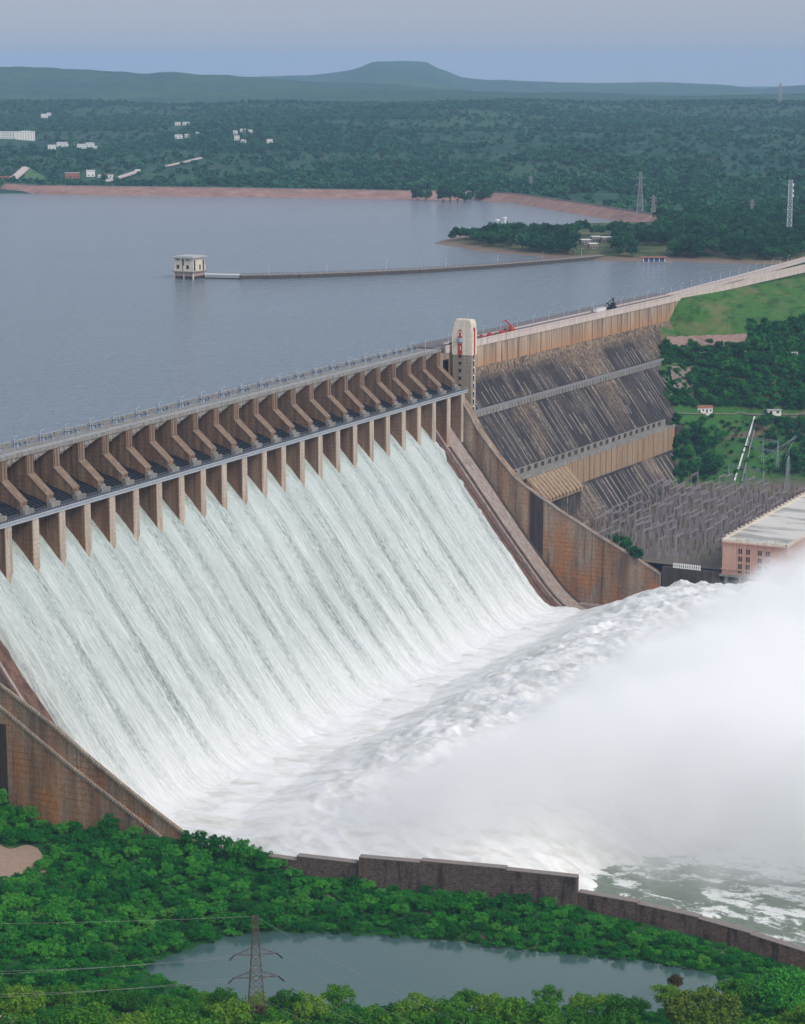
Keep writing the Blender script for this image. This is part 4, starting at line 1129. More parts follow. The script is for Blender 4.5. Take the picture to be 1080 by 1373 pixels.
for row, (fy, sc0, sc1, st) in enumerate(((1368, 1.0, 1.3, 40), (1392, 1.25, 1.7, 46), (1424, 1.5, 2.0, 52))):
    for k, fx in enumerate(np.arange(-20 + row * 17, 1120, st)):
        fx += random.uniform(-10, 10); fy_ = fy + random.uniform(-8, 8) + (14 if 480 < fx < 620 and row == 0 else 0)
        if row == 0 and (fx > 860 or fx < 150): fy_ = fy - 12
        if 860 < fx < 1010 and row > 0: continue
        v = pix(fx, fy_, 2, -113.5)
        plant(K_FRONT, 'leafy_tree', tuple(v), random.uniform(sc0, sc1), 'bushy yellow green tree in the row along the bottom of the picture', 'tree', 'yellow green trees in front of the pond')
G = np.zeros((14, 10, 3))
for i in range(14):
    for j in range(10):
        x_ = -46 + (112 - 34 * abs(j / 9 - .45)) * i / 13; v = pix(x_, 1126 + 56 * j / 9 + 4 * math.sin(i), 2, -113); G[i, j] = (v.x, v.y, near_q(v.x, v.y) + .25)
tag(grid_obj('bare_earth', G, plain('bare_earth', (0.34, 0.24, 0.18), .95, .35, .6)), 'bare pinkish brown earth at the left edge below the end wall', 'ground', kind='structure')
for k, (x, y, s_) in enumerate(((124, -62, 1.15), (130, -61.5, 1.25), (136, -60.5, 1.2), (142, -60, 1.3), (147, -59.5, 1.15), (152, -59, .95))):
    plant(K_BUSH, 'acacia_bush', (x, y, near_q(x, y) - .3), s_, 'tall feathery bush overtopping the left end of the river wall', 'bush', 'bushes over the end of the river wall', sz=1.45)
# undergrowth that closes the gaps
ug = [(x, y, near_q(x, y) - 0.6) for x, y in dart(3000, -20, 400, -230, -36, near_ok, 1.9, 15)]
scatter('undergrowth', ug, K_BUSH, 0.26, 0.52, 'low green undergrowth between the bushes')
# singular plants of the near bank
v = pix(148, 1118, 1, -62); plant(K_BUSH, 'acacia_bush', (v.x, -62.5, near_q(v.x, -62.5)), 1.05, 'rounded green bush standing alone against the stained end wall of the spillway', 'bush', sz=1.55)
for q, s in (((12, 1105), 1.5), ((40, 1098), 1.0), ((60, 1112), .7), ((-6, 1080), 1.3)):
    v = pix(*q, 1, -64); plant(K_BUSH, 'acacia_bush', (v.x, -64, v.z - 1.5), s, 'dense bush at the left edge, growing against the foot of the stained end wall', 'bush', 'bushes at the foot of the stained end wall', sz=1.2)
v = pix(352, 1392, 2, -115); plant(K_BROWN, 'russet_tree', tuple(v), 1.15, 'brown leaved tree around the legs of the lattice pylon', 'tree')
v = pix(940, 1400, 2, -113); plant(K_OLIVE, 'domed_tree', tuple(v), 1.4, 'big domed olive green tree at the bottom right in front of the pond', 'tree', sz=1.15)
v = pix(1052, 1366, 2, -115); plant(K_DARK, 'spreading_tree', tuple(v), 1.35, 'dark green spreading tree in the bottom right corner', 'tree')
v = pix(905, 1330, 2, -120); plant(K_BROWN, 'olive_shrub', tuple(v), 0.75, 'sparse brownish shrub behind the big domed tree', 'shrub')

# hillside trees on the far bank
def hill_ok_box(dens):
    return lambda x, y: in_view((x, y, hill_q(x, y) + 2), 25)
def patch(ps, z):   # polygon in the photograph -> ground polygon on a mean level
    return [tuple(pix(*q, 2, z))[:2] for q in ps]
hill_spots = []
def grow(poly_px, n, dmin, s0, s1, kind, label, cat, group, seed, name='hillside_tree'):
    """trees whose feet lie inside a ground polygon"""
    g = random.Random(seed); got = 0
    tries = 0
    xs0, ys0 = [q[0] for q in poly_px], [q[1] for q in poly_px]
    while got < n and tries < n * 60:
        tries += 1
        px_, py_ = g.uniform(min(xs0), max(xs0)), g.uniform(min(ys0), max(ys0))
        if not in_poly1(px_, py_, poly_px): continue
        z = -60.0
        hit = None
        lo = None
        for dd in np.linspace(900, 2200, 900):                   # march the sight line down to the hillside
            d = RIGHT * (px_ - CX) - UPV * (py_ - CY) + LOOK * FPX; q = CAM + d * (dd / FPX)
            if q.y > 426 and q.z < ground_q(q.x, q.y): hit = q; break
        if hit is None: continue
        if any((hit.x - a) ** 2 + (hit.y - b__) ** 2 < dmin * dmin for a, b__ in hill_spots): continue
        hill_spots.append((hit.x, hit.y)); got += 1
        plant(kind, name, (hit.x, hit.y, ground_q(hit.x, hit.y) - .3), g.uniform(s0, s1), label, cat, group)
    return got
grow([(1006, 460), (1095, 425), (1095, 478), (1006, 480)], 45, 4.0, 1.0, 1.7, K_HILL, 'dark green tree below the grassy embankment, right of its stone toe', 'tree', 'trees right of the stone toe', 1)
grow([(938, 484), (1095, 486), (1095, 552), (940, 546), (925, 520)], 110, 4.5, .75, 1.4, K_HILL, 'green tree on the slope between the stone toe and the little white house', 'tree', 'trees on the slope above the hillside path', 2)
grow([(888, 471), (1095, 471), (1095, 490), (888, 488)], 46, 4, .55, 1.15, K_HILL, 'green tree in the band just under the stone toe of the embankment', 'tree', 'trees under the stone toe', 12)
grow([(892, 478), (935, 478), (935, 490), (892, 492)], 7, 4.5, .5, .8, K_HILL, 'small dark bush growing against the end of the dam', 'bush', 'bushes beside the end of the dam', 3, 'hillside_bush')
grow([(905, 590), (975, 590), (970, 640), (912, 645)], 22, 4, .9, 1.4, K_HILL, 'dark green tree in the clump above the switchyard', 'tree', 'clump of trees above the switchyard', 4)
grow([(1020, 570), (1095, 565), (1095, 640), (1060, 640), (1030, 600)], 30, 5, .7, 1.2, K_HILL, 'green tree on the slope behind the tall steel frames', 'tree', 'trees behind the tall steel frames', 5)
grow([(905, 562), (1090, 562), (1090, 640), (1000, 640), (910, 650)], 70, 4, .25, .55, K_HILL, 'low green bush on the open slope above the switchyard', 'bush', 'low bushes on the open slope', 6, 'hillside_bush')
scr = []
for px0, px1, py0, py1, n in ((886, 1095, 468, 552, 760), (1005, 1090, 432, 480, 200), (900, 1090, 560, 648, 260)):
    for k in range(n):
        px_, py_ = random.uniform(px0, px1), random.uniform(py0, py1)
        if py0 > 555 and (fbm(px_ / 26, py_ / 18, 611, 3) < 0.05 or (970 < px_ < 1030 and py_ < 650)): continue
        for dd in np.linspace(950, 2000, 260):
            d = RIGHT * (px_ - CX) - UPV * (py_ - CY) + LOOK * FPX; q = CAM + d * (dd / FPX)
            if q.y > 426 and q.z < ground_q(q.x, q.y): scr.append((q.x, q.y, ground_q(q.x, q.y) - .5)); break
scatter('hillside_scrub', scr, K_HILL, 0.3, 0.75, 'low green scrub covering the hillside between the trees')
for q, s in (((838, 745), 1.0), ((852, 755), 1.1), ((826, 735), .8)):
    v = pix(*q, 2, -105); plant(K_HILL, 'hillside_bush', (v.x, v.y, -105), s * 1.3, 'dark bush in the clump behind the training wall beside the switchyard', 'bush', 'bushes behind the training wall')

# trees on the wooded spit and at the end of the stone bank
g = random.Random(31); n = 0
spit = dart(2000, -420, 330, 1085, 2150, lambda x, y: pen_z(x, y) > 1.5 and in_view((x, y, 4), 20), 8.5, 41)
spit.sort(key=lambda q: (q[0] - CAM.x) ** 2 + (q[1] - CAM.y) ** 2)
spit_rest = []
for x, y in spit:
    px_, py_ = project((x, y, 3))
    if 600 < px_ < 700 and py_ > 331 and random.random() < .9: continue
    if px_ < 625 and py_ > 322: continue
    if px_ < 885 and py_ < 317: continue
    if abs(px_ - 800) < 27 and 319 < py_ < 346: continue
    if abs(px_ - 877) < 26 and 333 < py_: continue
    if n >= 270: spit_rest.append((x, y, pen_z(x, y) - .4)); continue
    plant(K_SPIT, 'spit_tree', (x, y, pen_z(x, y) - .4), g.uniform(.8, 1.75), 'dark green tree in the wood on the spit across the water', 'tree', 'trees on the wooded spit'); n += 1
if spit_rest: scatter('wood', spit_rest, K_SPIT, 0.9, 1.7, 'dense wood behind the front trees of the spit')
for q, s in (((1040, 335), 1.35), ((1056, 334), 1.2), ((768, 343), .6), ((1052, 312), 1.0)):
    v = pix(*q, 2, 3); plant(K_PALE, 'blossoming_tree', tuple(v), s, 'pale blossoming tree at the right end of the wooded spit' if q[0] > 900 else 'small pale blossoming tree near the jetty on the wooded spit', 'tree', 'pale blossoming trees on the spit' if q[0] > 900 else None)
for q, s in (((560, 268), 1.5), ((571, 268), 1.3), ((594, 269), 1.5), ((604, 270), 2.0), ((614, 270), 1.9), ((624, 269), 1.3), ((655, 268), 1.6), ((645, 268), 1.2)):
    v = pix(*q, 2, 0.5); v.z = -3.5
    plant(K_SPIT, 'shore_tree', tuple(v), s * 1.5, 'round dark tree standing on the far stone bank at the edge of the water', 'tree', 'round trees on the far stone bank')

# the far forest, one mass that fades into the haze
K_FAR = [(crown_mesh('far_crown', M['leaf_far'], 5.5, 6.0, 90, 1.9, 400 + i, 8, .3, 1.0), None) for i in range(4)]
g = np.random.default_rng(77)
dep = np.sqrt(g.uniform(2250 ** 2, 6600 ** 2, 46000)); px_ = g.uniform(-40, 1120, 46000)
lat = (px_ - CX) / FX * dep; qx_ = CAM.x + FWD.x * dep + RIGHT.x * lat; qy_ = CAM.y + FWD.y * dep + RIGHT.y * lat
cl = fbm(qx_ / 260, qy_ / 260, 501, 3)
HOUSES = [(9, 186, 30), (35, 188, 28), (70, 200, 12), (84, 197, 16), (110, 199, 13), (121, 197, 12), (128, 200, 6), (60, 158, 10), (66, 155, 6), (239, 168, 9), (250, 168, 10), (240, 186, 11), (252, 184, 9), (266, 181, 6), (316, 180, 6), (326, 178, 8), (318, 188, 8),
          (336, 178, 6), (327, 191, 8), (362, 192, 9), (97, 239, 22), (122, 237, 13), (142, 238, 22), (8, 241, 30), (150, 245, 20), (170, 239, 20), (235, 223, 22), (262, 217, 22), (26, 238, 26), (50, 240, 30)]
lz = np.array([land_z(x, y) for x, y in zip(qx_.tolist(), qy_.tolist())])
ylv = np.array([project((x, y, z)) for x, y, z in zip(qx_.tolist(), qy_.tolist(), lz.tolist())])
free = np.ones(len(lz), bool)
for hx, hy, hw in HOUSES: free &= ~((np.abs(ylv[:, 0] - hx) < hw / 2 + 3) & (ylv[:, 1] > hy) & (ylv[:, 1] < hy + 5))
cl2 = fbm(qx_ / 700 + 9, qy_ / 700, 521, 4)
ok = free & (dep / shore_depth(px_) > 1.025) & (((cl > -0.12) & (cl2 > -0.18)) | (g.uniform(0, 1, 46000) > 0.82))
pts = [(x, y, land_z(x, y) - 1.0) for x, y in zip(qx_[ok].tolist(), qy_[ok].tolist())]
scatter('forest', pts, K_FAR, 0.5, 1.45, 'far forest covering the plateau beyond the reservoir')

# ------------------------------------------------------------------ lift tower on the dam
tw_ = empty('lift_tower', (-7.3, 435.7, -30.3)); tag(tw_, 'cream and red tower rising from the dam beside the last spillway pier', 'tower')
M['tower_base'] = concrete('tower_concrete', (0.40, 0.345, 0.275), (0.29, 0.24, 0.19), (0.33, 0.24, 0.16), 0.2, 0.5, lines=2.0)
b = MB(); b.box(-5.9, 5.9, -3, 3, 0, 32.8); sh_ = b.build('shaft', M['tower_base'], tw_)
b = MB(); b.prism([(-6.3, 32.8), (6.3, 32.8), (6.3, 46.6), (5.9, 46.6), (5.7, 50.6), (4.9, 52.8), (-3.6, 52.8), (-4.6, 51.8), (-5.9, 46.6), (-6.3, 46.6)], 1, -3.3, 3.3)
hd_ = b.build('head', M['cream'], tw_)
b = MB(); b.prism([(-2.7, 32.9), (0.1, 32.9), (0.1, 45.8), (-0.3, 46.9), (-1.3, 47.5), (-2.3, 46.9), (-2.7, 45.8)], 1, -3.42, -3.29); b.build('red_panel', M['red'], hd_)
b = MB(); b.box(6.29, 6.42, -0.9, 0.9, 32.9, 48.6); b.build('red_panel', M['red'], hd_)
b = MB()
for k in range(10):
    a0, a1 = math.pi * k / 9.0, math.pi * (k + 1) / 9.0
    if k < 9: b.bar((-1.3 + 1.0 * math.cos(a0), -3.48, 45.2 + 1.1 * math.sin(a0)), (-1.3 + 1.0 * math.cos(a1), -3.48, 45.2 + 1.1 * math.sin(a1)), 0.35)
b.bar((-2.3, -3.48, 43.6), (-2.3, -3.48, 45.2), .35); b.bar((-.3, -3.48, 43.6), (-.3, -3.48, 45.2), .35)
b.build('arch_trim', M['white'], hd_)
b = MB(); b.tube((-1.3, -3.4, 40.4), (-1.3, -3.4, 42.6), 1.7, 1.9, 14); b.tube((-1.3, -3.4, 39.4), (-1.3, -3.4, 40.4), 0.7, 1.7, 14); b.build('balcony', M['steel'], hd_)
b = MB(); b.path([(-1.7, -3.5, 37.4), (-0.8, -3.5, 37.4), (-0.8, -3.5, 35.9), (-1.5, -3.5, 35.9)], .25); b.build('white_mark', M['white'], hd_)
for z in (0, 4.5, 9, 13.6, 18, 22.4, 26.6, 30.6):
    f = MB(); f.box(-2.2, -0.5, -3.08, -2.99, z + 0.4, z + 2.3)
    if z > 10: f.build('window', M['glass'], sh_)
    f = MB(); f.box(5.89, 6.0, -0.8, 0.9, z + .3, z + 2.9); w_ = f.build('window', M['glass'], sh_)
    f = MB(); f.box(5.9, 6.08, 0.9, 1.3, z + .2, z + 3.3); f.box(5.9, 6.08, -0.8, 0.9, z + 2.9, z + 3.3); f.build('window_frame', M['white'], w_)
b = MB(); b.box(-4.5, 4.2, -2.4, 2.4, 52.8, 53.1); b.tube((2.5, 0, 53), (2.5, 0, 57), .1, .06, 5); b.build('roof_slab', M['cream'], tw_)

# gate hoists and lamps along the spillway crest
def hoist_proto():
    r = empty('gate_hoist'); m = MB(); m.box(-2.2, 2.2, -1.6, 1.6, 0, .35); m.box(-1.9, -1.5, -1.3, 1.3, .35, 1.5); m.box(1.5, 1.9, -1.3, 1.3, .35, 1.5)
    m.build('base_frame', M['steel'], r)
    m = MB(); n = 16; Rr = 1.35
    for k in range(n):
        a, c = 2 * math.pi * k / n, 2 * math.pi * (k + 1) / n
        m.bar((Rr * math.cos(a), -.2, 1.9 + Rr * math.sin(a)), (Rr * math.cos(c), -.2, 1.9 + Rr * math.sin(c)), .34, .5)
    for k in range(3):
        a = math.pi * k / 3; m.bar((-Rr * math.cos(a), -.2, 1.9 - Rr * math.sin(a)), (Rr * math.cos(a), -.2, 1.9 + Rr * math.sin(a)), .12)
    m.build('rope_drum', M['steel'], r, True)
    m = MB(); m.box(0.2, 1.9, 0.5, 1.4, .35, 1.7); m.tube((-1.4, .9, 1.2), (0.2, .9, 1.2), .45, .45, 10); m.build('motor', M['steel_dark'], r)
    return r
hp = hoist_proto()
tag(hp, 'rope drum gate hoist on the spillway crest above a gate', 'gate hoist', 'gate hoists along the spillway crest')
first = True
for n in range(-3, 23):
    for dy, s in ((4.0, 1.0), (11.0, .8)):
        o = hp if first else copy_tree(hp); first = False
        o.location = (-27.5, SP * n + dy, 6.3); o.scale = (s, s, s)
def lamp_proto(h, label, group):
    r = empty('lamp_post'); m = MB(); m.tube((0, 0, 0), (0, 0, h), .14, .08, 6); m.build('post', M['steel_light'], r)
    m = MB(); m.bar((0, 0, h), (1.1, 0, h + .25), .1); m.box(.8, 1.7, -.18, .18, h + .18, h + .36); m.build('lamp_head', M['steel_light'], r)
    return tag(r, label, 'lamp post', group)
lp = lamp_proto(5.5, 'thin lamp post on the spillway crest among the gate hoists', 'lamp posts along the spillway crest')
for n in range(-3, 24):
    o = lp if n == -3 else copy_tree(lp); o.location = (-25, SP * n + .5, 6.3)
lp = lamp_proto(6.0, 'thin lamp post on the parapet of the dam crest road beyond the tower', 'lamp posts along the dam crest road')
for k, u in enumerate(range(18, 640, 22)):
    o = lp if k == 0 else copy_tree(lp)
    if u < 340: o.location = sec(u, -9.2, 6.2)
    else:
        i = np.interp(u, [340, 420, 491, 655, 900], [0, .14, .27, .56, 1]); o.location = Vector((np.interp(i, U_, qx), np.interp(i, U_, qy), 6.4)) - SV * 9.0

# machines and stores on the crest road
def crest_thing(name, u, v, label, cat):
    r = empty(name, sec(u, v, 6.2), -BETA); return tag(r, label, cat)
r = crest_thing('crane', 92, -6, 'small red crane with a tilted boom standing on the dam crest road', 'crane')
m = MB(); m.box(-1.3, 1.3, -2.4, 2.4, 0.3, 1.5); m.box(-1.5, -1.0, -2.6, 2.6, 0, 0.9); m.box(1.0, 1.5, -2.6, 2.6, 0, 0.9); m.build('chassis', M['red'], r)
m = MB(); m.box(-1.1, 1.1, -1.6, 1.4, 1.5, 3.3); m.build('cab', M['orange'], r)
m = MB(); m.bar((0, 1.2, 2.6), (-2.0, -4.0, 7.0), .7); m.bar((-2, -4, 7), (-4.6, -5.0, 5.6), .5); m.build('boom', M['red'], r)
r = crest_thing('derrick', 238, -6, 'dark derrick machine with two arms standing on the dam crest road', 'derrick')
m = MB(); m.box(-1.6, 1.6, -4, 4, .4, 2.0); m.build('chassis', M['steel_dark'], r)
m = MB(); m.bar((0, -2, 2), (0, -8, 5), .7); m.bar((0, 1.5, 2), (0, 2.4, 7.4), .7); m.bar((0, 2.4, 7.4), (-1, -3, 4.5), .4); m.build('boom', M['steel_dark'], r)
m = MB(); m.box(-1.2, 1.2, 0.5, 3.4, 2, 4.2); m.build('cab', M['steel_dark'], r)
r = crest_thing('site_cabin', 221, -7, 'white site cabin on the dam crest road left of the dark derrick', 'cabin')
m = MB(); m.box(-1.3, 1.3, -7, 7, .2, 2.4); m.build('cabin_wall', M['white'], r); m = MB(); m.box(-1.5, 1.5, -7.2, 7.2, 2.4, 2.65); m.build('roof', M['greyroof'], r)
for k, u in enumerate((12, 30, 37, 45, 53, 62, 68, 75, 81, 86)):
    m = MB(); L_ = random.uniform(1.5, 3.2); w_ = random.uniform(1.2, 2.2); h_ = random.uniform(.9, 2.0)
    m.box(-w_ / 2, w_ / 2, -L_, L_, 0, h_); m.box(-w_ / 2 + .2, w_ / 2 - .2, -L_ * .6, L_ * .5, h_, h_ + .5)
    o = m.build('steel_crate', M['red'] if k % 3 else M['rusty_steel']); o.location = sec(u, -5.5 + random.uniform(-2, 2), 6.2); o.rotation_euler = (0, 0, -BETA)
    tag(o, 'reddish stack of steel on the crest road between tower and red crane', 'stack', 'stacks of steel on the crest road')

# ------------------------------------------------------------------ power house
ph_ = empty('power_house', (0, 0, 0)); tag(ph_, 'long salmon pink power house with a pale flat roof, half hidden by spray', 'power house')
X0, X1, Y0_, Y1_ = 156.0, 192.0, 420.0, 760.0; ZB, ZT = -106.0, -88.4
b = MB(); b.box(X0, X1, Y0_, Y1_, ZB, ZT); w_ = b.build('wall', M['salmon'], ph_)
b = MB(); b.box(X0 - .7, X1 + .7, Y0_ - .7, Y1_, ZT, ZT + .6); b.box(X0 - .3, X1 + .3, Y0_ - .35, Y0_ + .1, ZT - 1.6, ZT - 1.2); b.build('cornice', M['salmon'], ph_)
t = NT('roof_felt'); p = t.pos(); n1 = t.noise(t.map(p, (0.25, 1, 1)), 0.045, 4, 0.6); n2 = t.noise(t.map(p, (.3, 1, 1)), 0.3, 5, .7)
vo = t.n('ShaderNodeTexVoronoi'); t.l(t.map(p, (.02, .05, 1)), vo.inputs['Vector']); vo.inputs['Scale'].default_value = 1.2
c = t.mix(t.ramp(n1, (0.42, 0.0), (0.5, 1.0)), (0.34, 0.33, 0.31), (0.62, 0.60, 0.56)); c = t.mix(t.ramp(n2, (0.60, 0.0), (0.68, .7)), c, (0.10, 0.09, 0.09))
b = MB(); b.box(X0 + .6, X1 - .6, Y0_ + .6, Y1_ - .1, ZT + .6, ZT + 1.0); rf_ = b.build('roof', t.finish(c, .9), ph_)
b = MB(); b.box(X0 - .4, X0 + .6, Y0_ - .4, Y1_, ZT + .6, ZT + 1.9); b.box(X0 + .6, X1, Y0_ - .4, Y0_ + .6, ZT + .6, ZT + 1.9); b.box(X1 - .6, X1 + .4, Y0_ - .4, Y1_, ZT + .6, ZT + 1.9)
b.build('parapet', M['cream'], rf_)
b = MB()
for y in np.arange(Y0_ + 6, Y1_, 6.4): b.box(X0 - .5, X0 + .7, y, y + 1.1, ZT + 1.9, ZT + 3.1)
fo = b.build('finial', M['cream'], rf_)
for x in (165, 170, 182, 186.5):
    m = MB()
    for k in range(6):
        a, c = math.pi * k / 6, math.pi * (k + 1) / 6; m.bar((x + 1.4 * math.cos(a), Y0_ - .3, ZT + 1.9 + 1.2 * math.sin(a)), (x + 1.4 * math.cos(c), Y0_ - .3, ZT + 1.9 + 1.2 * math.sin(c)), .5)
    m.build('roof_arch', M['cream'], rf_)
for x in (165.0, 169.4, 176, 180.4):
    for k, z in enumerate((-91.2, -95.4, -99.6, -103.4)):
        m = MB(); m.box(x, x + 2.3, Y0_ - .12, Y0_ + .1, z - (2.7 if k < 3 else 1.2), z); wi = m.build('window', M['glass'], w_)
        m = MB(); m.box(x - .3, x, Y0_ - .25, Y0_ + .1, z - 2.9, z + .3); m.box(x + 2.3, x + 2.6, Y0_ - .25, Y0_ + .1, z - 2.9, z + .3); m.box(x + 1.05, x + 1.25, Y0_ - .2, Y0_, z - 2.7, z); m.build('window_frame', M['salmon'], wi)
b = MB(); b.box(X0 - .6, X1 + .6, Y0_ - .6, Y0_ + .1, -103.2, -102.7); b.build('string_course', M['salmon'], ph_)
b = MB(); b.box(X0 - 1, X1 + 1, Y0_ - 1.5, Y1_, -107, -106); b.build('plinth', M['grey_concrete'], ph_)
for x in (158, 166, 174, 182, 190):
    m = MB(); m.box(x, x + 1.6, Y0_ - 1, Y0_ + 6, -131, -107); m.build('draft_pier', M['grey_concrete'], ph_)
b = MB(); b.box(X0, X1, Y0_ + 6, Y0_ + 8, -131, -107); b.build('tailrace_wall', M['dark_concrete'], ph_)
qw = MB(); qw.box(121.5, 155, 419.5, 424, -132, -105.6); o = qw.build('quay_wall', M['dark_concrete']); tag(o, 'dark retaining wall between the training wall end and the power house', 'wall')
bw = empty('white_barrier', (128, 419.8, -105.6)); tag(bw, 'white slatted barrier on the quay in front of the switchyard', 'barrier')
m = MB(); m.box(0, 16, -.1, .1, 0.3, .6); m.box(0, 16, -.1, .1, 2.4, 2.7); m.build('rail', M['white'], bw)
m = MB()
for k in range(13): m.box(k * 1.25, k * 1.25 + .75, -.06, .06, .1, 2.9)
m.build('slat_panel', M['white'], bw)

# ------------------------------------------------------------------ switchyard
def gantry_proto():
    r = empty('switchyard_gantry'); W, H = 12.0, 14.0
    for s in (-W / 2, W / 2):
        m = MB(); m.bar((-.9, s, 0), (-.15, s, H), .15); m.bar((.9, s, 0), (.15, s, H), .15)
        for k in range(5):
            z0, z1 = H * k / 5, H * (k + 1) / 5; a, c = .9 - .75 * k / 5, .9 - .75 * (k + 1) / 5
            m.bar((-a, s, z0), (c, s, z1), .12); m.bar((a, s, z0), (-c, s, z1), .12)
        m.tube((0, s, H), (0, s, H + 2.6), .09, .03, 5)
        m.build('lattice_leg', M['gantry'], r)
    m = MB(); m.bar((-.35, -W / 2, H - .5), (-.35, W / 2, H - .5), .09); m.bar((.35, -W / 2, H - .5), (.35, W / 2, H - .5), .09); m.bar((0, -W / 2, H + .3), (0, W / 2, H + .3), .09)
    for k in range(8):
        y0, y1 = -W / 2 + W * k / 8, -W / 2 + W * (k + 1) / 8; m.bar((.35, y0, H - .5), (0, y1, H + .3), .09); m.bar((-.35, y1, H - .5), (0, y0, H + .3), .09)
    m.build('beam', M['gantry'], r)
    for y in (-3.6, 0, 3.6):
        m = MB(); m.tube((0, y, H - .5), (1.3, y, H - 2.4), .09, .09, 6); m.tube((0, y, H - .5), (-1.3, y, H - 2.4), .09, .09, 6); m.build('insulator', M['insulator'], r)
    return tag(r, 'grey lattice gantry carrying bus bars in the switchyard behind the power house', 'gantry', 'switchyard gantries')
gp = gantry_proto(); first = True; ng_ = 0
for i, x in enumerate(np.arange(40, 154, 9.5)):
    for j, y in enumerate(np.arange(436, 640, 12.0)):
        if y < 444 and x > 140: continue
        if y > 628 - (90 - x) * -0.35 * (x > 90) or y > 622 + (x - 72) * .55: continue
        # keep out of the dam: its foot follows the non-overflow section
        u_, v_ = (Vector((x, y, 0)) - SO).dot(SU), (Vector((x, y, 0)) - SO).dot(SV)
        if v_ < 66 or random.random() < .3: continue
        o = gp if first else copy_tree(gp); first = False; ng_ += 1
        o.location = (x + random.uniform(-.6, .6), y, -104.6); o.scale = (1, 1, random.uniform(.8, 1.15))
def post_proto():
    r = empty('bus_support'); m = MB(); m.bar((-.5, 0, 0), (-.3, 0, 3.4), .16); m.bar((.5, 0, 0), (.3, 0, 3.4), .16); m.bar((-.5, 0, 3.4), (.5, 0, 3.4), .25); m.bar((-.45, 0, .5), (.35, 0, 3), .1); m.build('stand', M['gantry'], r)
    for x in (-.3, .3):
        m = MB(); m.tube((x, 0, 3.4), (x * 1.6, 0, 6.2), .2, .12, 6); m.build('insulator', M['insulator'], r)
    return tag(r, 'small insulator stand among the switchyard gantries', 'insulator stand', 'insulator stands in the switchyard')
pp = post_proto(); first = True
for i, x in enumerate(np.arange(44, 154, 6.25)):
    for j, y in enumerate(np.arange(434, 640, 8.5)):
        u_, v_ = (Vector((x, y, 0)) - SO).dot(SU), (Vector((x, y, 0)) - SO).dot(SV)
        if v_ < 64 or y > 620 + (x - 72) * .5 or random.random() < .18: continue
        o = pp if first else copy_tree(pp); first = False
        o.scale = (1, 1, random.uniform(1.1, 1.8)); o.location = (x + random.uniform(-1, 1), y + random.uniform(-2, 2), -104.6); o.rotation_euler = (0, 0, random.choice((0, 1.57)))
# tall line frames behind the yard
def tall_frame(W, H, nx):
    r = empty('line_frame')
    for k in range(nx + 1):
        s = W * k / nx - W / 2; m = MB()
        m.bar((-1.4, s, -1), (-.2, s, H), .26); m.bar((1.4, s, -1), (.2, s, H), .26)
        for q in range(7):
            z0, z1 = H * q / 7, H * (q + 1) / 7; a, c = 1.4 - 1.2 * q / 7, 1.4 - 1.2 * (q + 1) / 7; m.bar((-a, s, z0), (c, s, z1), .13); m.bar((a, s, z0), (-c, s, z1), .13)
        m.tube((0, s, H), (0, s, H + 5), .12, .04, 5); m.build('lattice_leg', M['steel'], r)
    for z in (H, H * .62):
        m = MB(); m.bar((0, -W / 2, z - .6), (0, W / 2, z - .6), .3); m.bar((0, -W / 2, z + .6), (0, W / 2, z + .6), .3)
        n = int(W / 2)
        for k in range(n): m.bar((0, -W / 2 + W * k / n, z - .6), (0, -W / 2 + W * (k + 1) / n, z + .6), .14)
        m.build('beam', M['steel'], r)
    return r
for (q, z, rz, W, H, nx, lab) in (((1000, 656), -102, 1.15, 30, 16, 2, 'tall grey line frame at the back of the switchyard, left one of two'), ((1056, 650), -102, .25, 22, 20, 2, 'tallest grey line frame at the back of the switchyard, next to the power house roof'),
                                  ((1022, 640), -100, 1.15, 26, 17, 2, 'grey line frame on the slope behind the two others at the switchyard')):
    r = tall_frame(W, H, nx); v = pix(*q, 2, z); r.location = (v.x, v.y, hill_q(v.x, v.y) - .4); r.rotation_euler = (0, 0, rz); tag(r, lab, 'line frame')

# buildings on the hillside
def cottage(name, loc, rz, L_, W, H, wall, roof, label, cat='house', doors=3, gable=True, group=None):
    r = empty(name, loc, rz); tag(r, label, cat, group)
    m = MB(); m.box(-L_ / 2, L_ / 2, -W / 2, W / 2, -2, H); w = m.build('wall', wall, r)
    m = MB()
    if gable: m.prism([(-W / 2 - .4, H - .05), (W / 2 + .4, H - .05), (0, H + W * .28)], 0, -L_ / 2 - .4, L_ / 2 + .4)
    else: m.box(-L_ / 2 - .4, L_ / 2 + .4, -W / 2 - .4, W / 2 + .4, H, H + .45)
    m.build('roof', roof, r)
    for k in range(doors):
        x = -L_ / 2 + L_ * (k + .5) / doors
        m = MB(); m.box(x - L_ / doors * .2, x + L_ / doors * .2, -W / 2 - .06, -W / 2 + .05, (0 if k % 2 == 0 else .9), min(H - .4, 2.2)); m.build('door' if k % 2 == 0 else 'window', M['glass'], w)
    return r
FACE = TH
cottage('cottage', on_hill(945, 553), FACE, 10, 5, 3.2, M['white'], M['redroof'], 'small white cottage with a faded red roof on the hillside path', doors=4)
cottage('ruined_house', on_hill(1038, 556), FACE, 9, 4, 2.6, M['white'], M['greyroof'], 'low white broken walled house beside the hillside path, right of the cottage', doors=2, gable=False)
cottage('long_shed', on_hill(1056, 480), FACE, 13, 5, 2.6, M['grey_concrete'], M['greyroof'], 'long grey roofed shed among the trees at the right edge', 'shed', doors=4)
cottage('hut', on_hill(942, 478), FACE, 5, 4, 2.6, M['grey_concrete'], M['greyroof'], 'small grey hut below the stone toe of the embankment', 'hut', doors=1, gable=False)
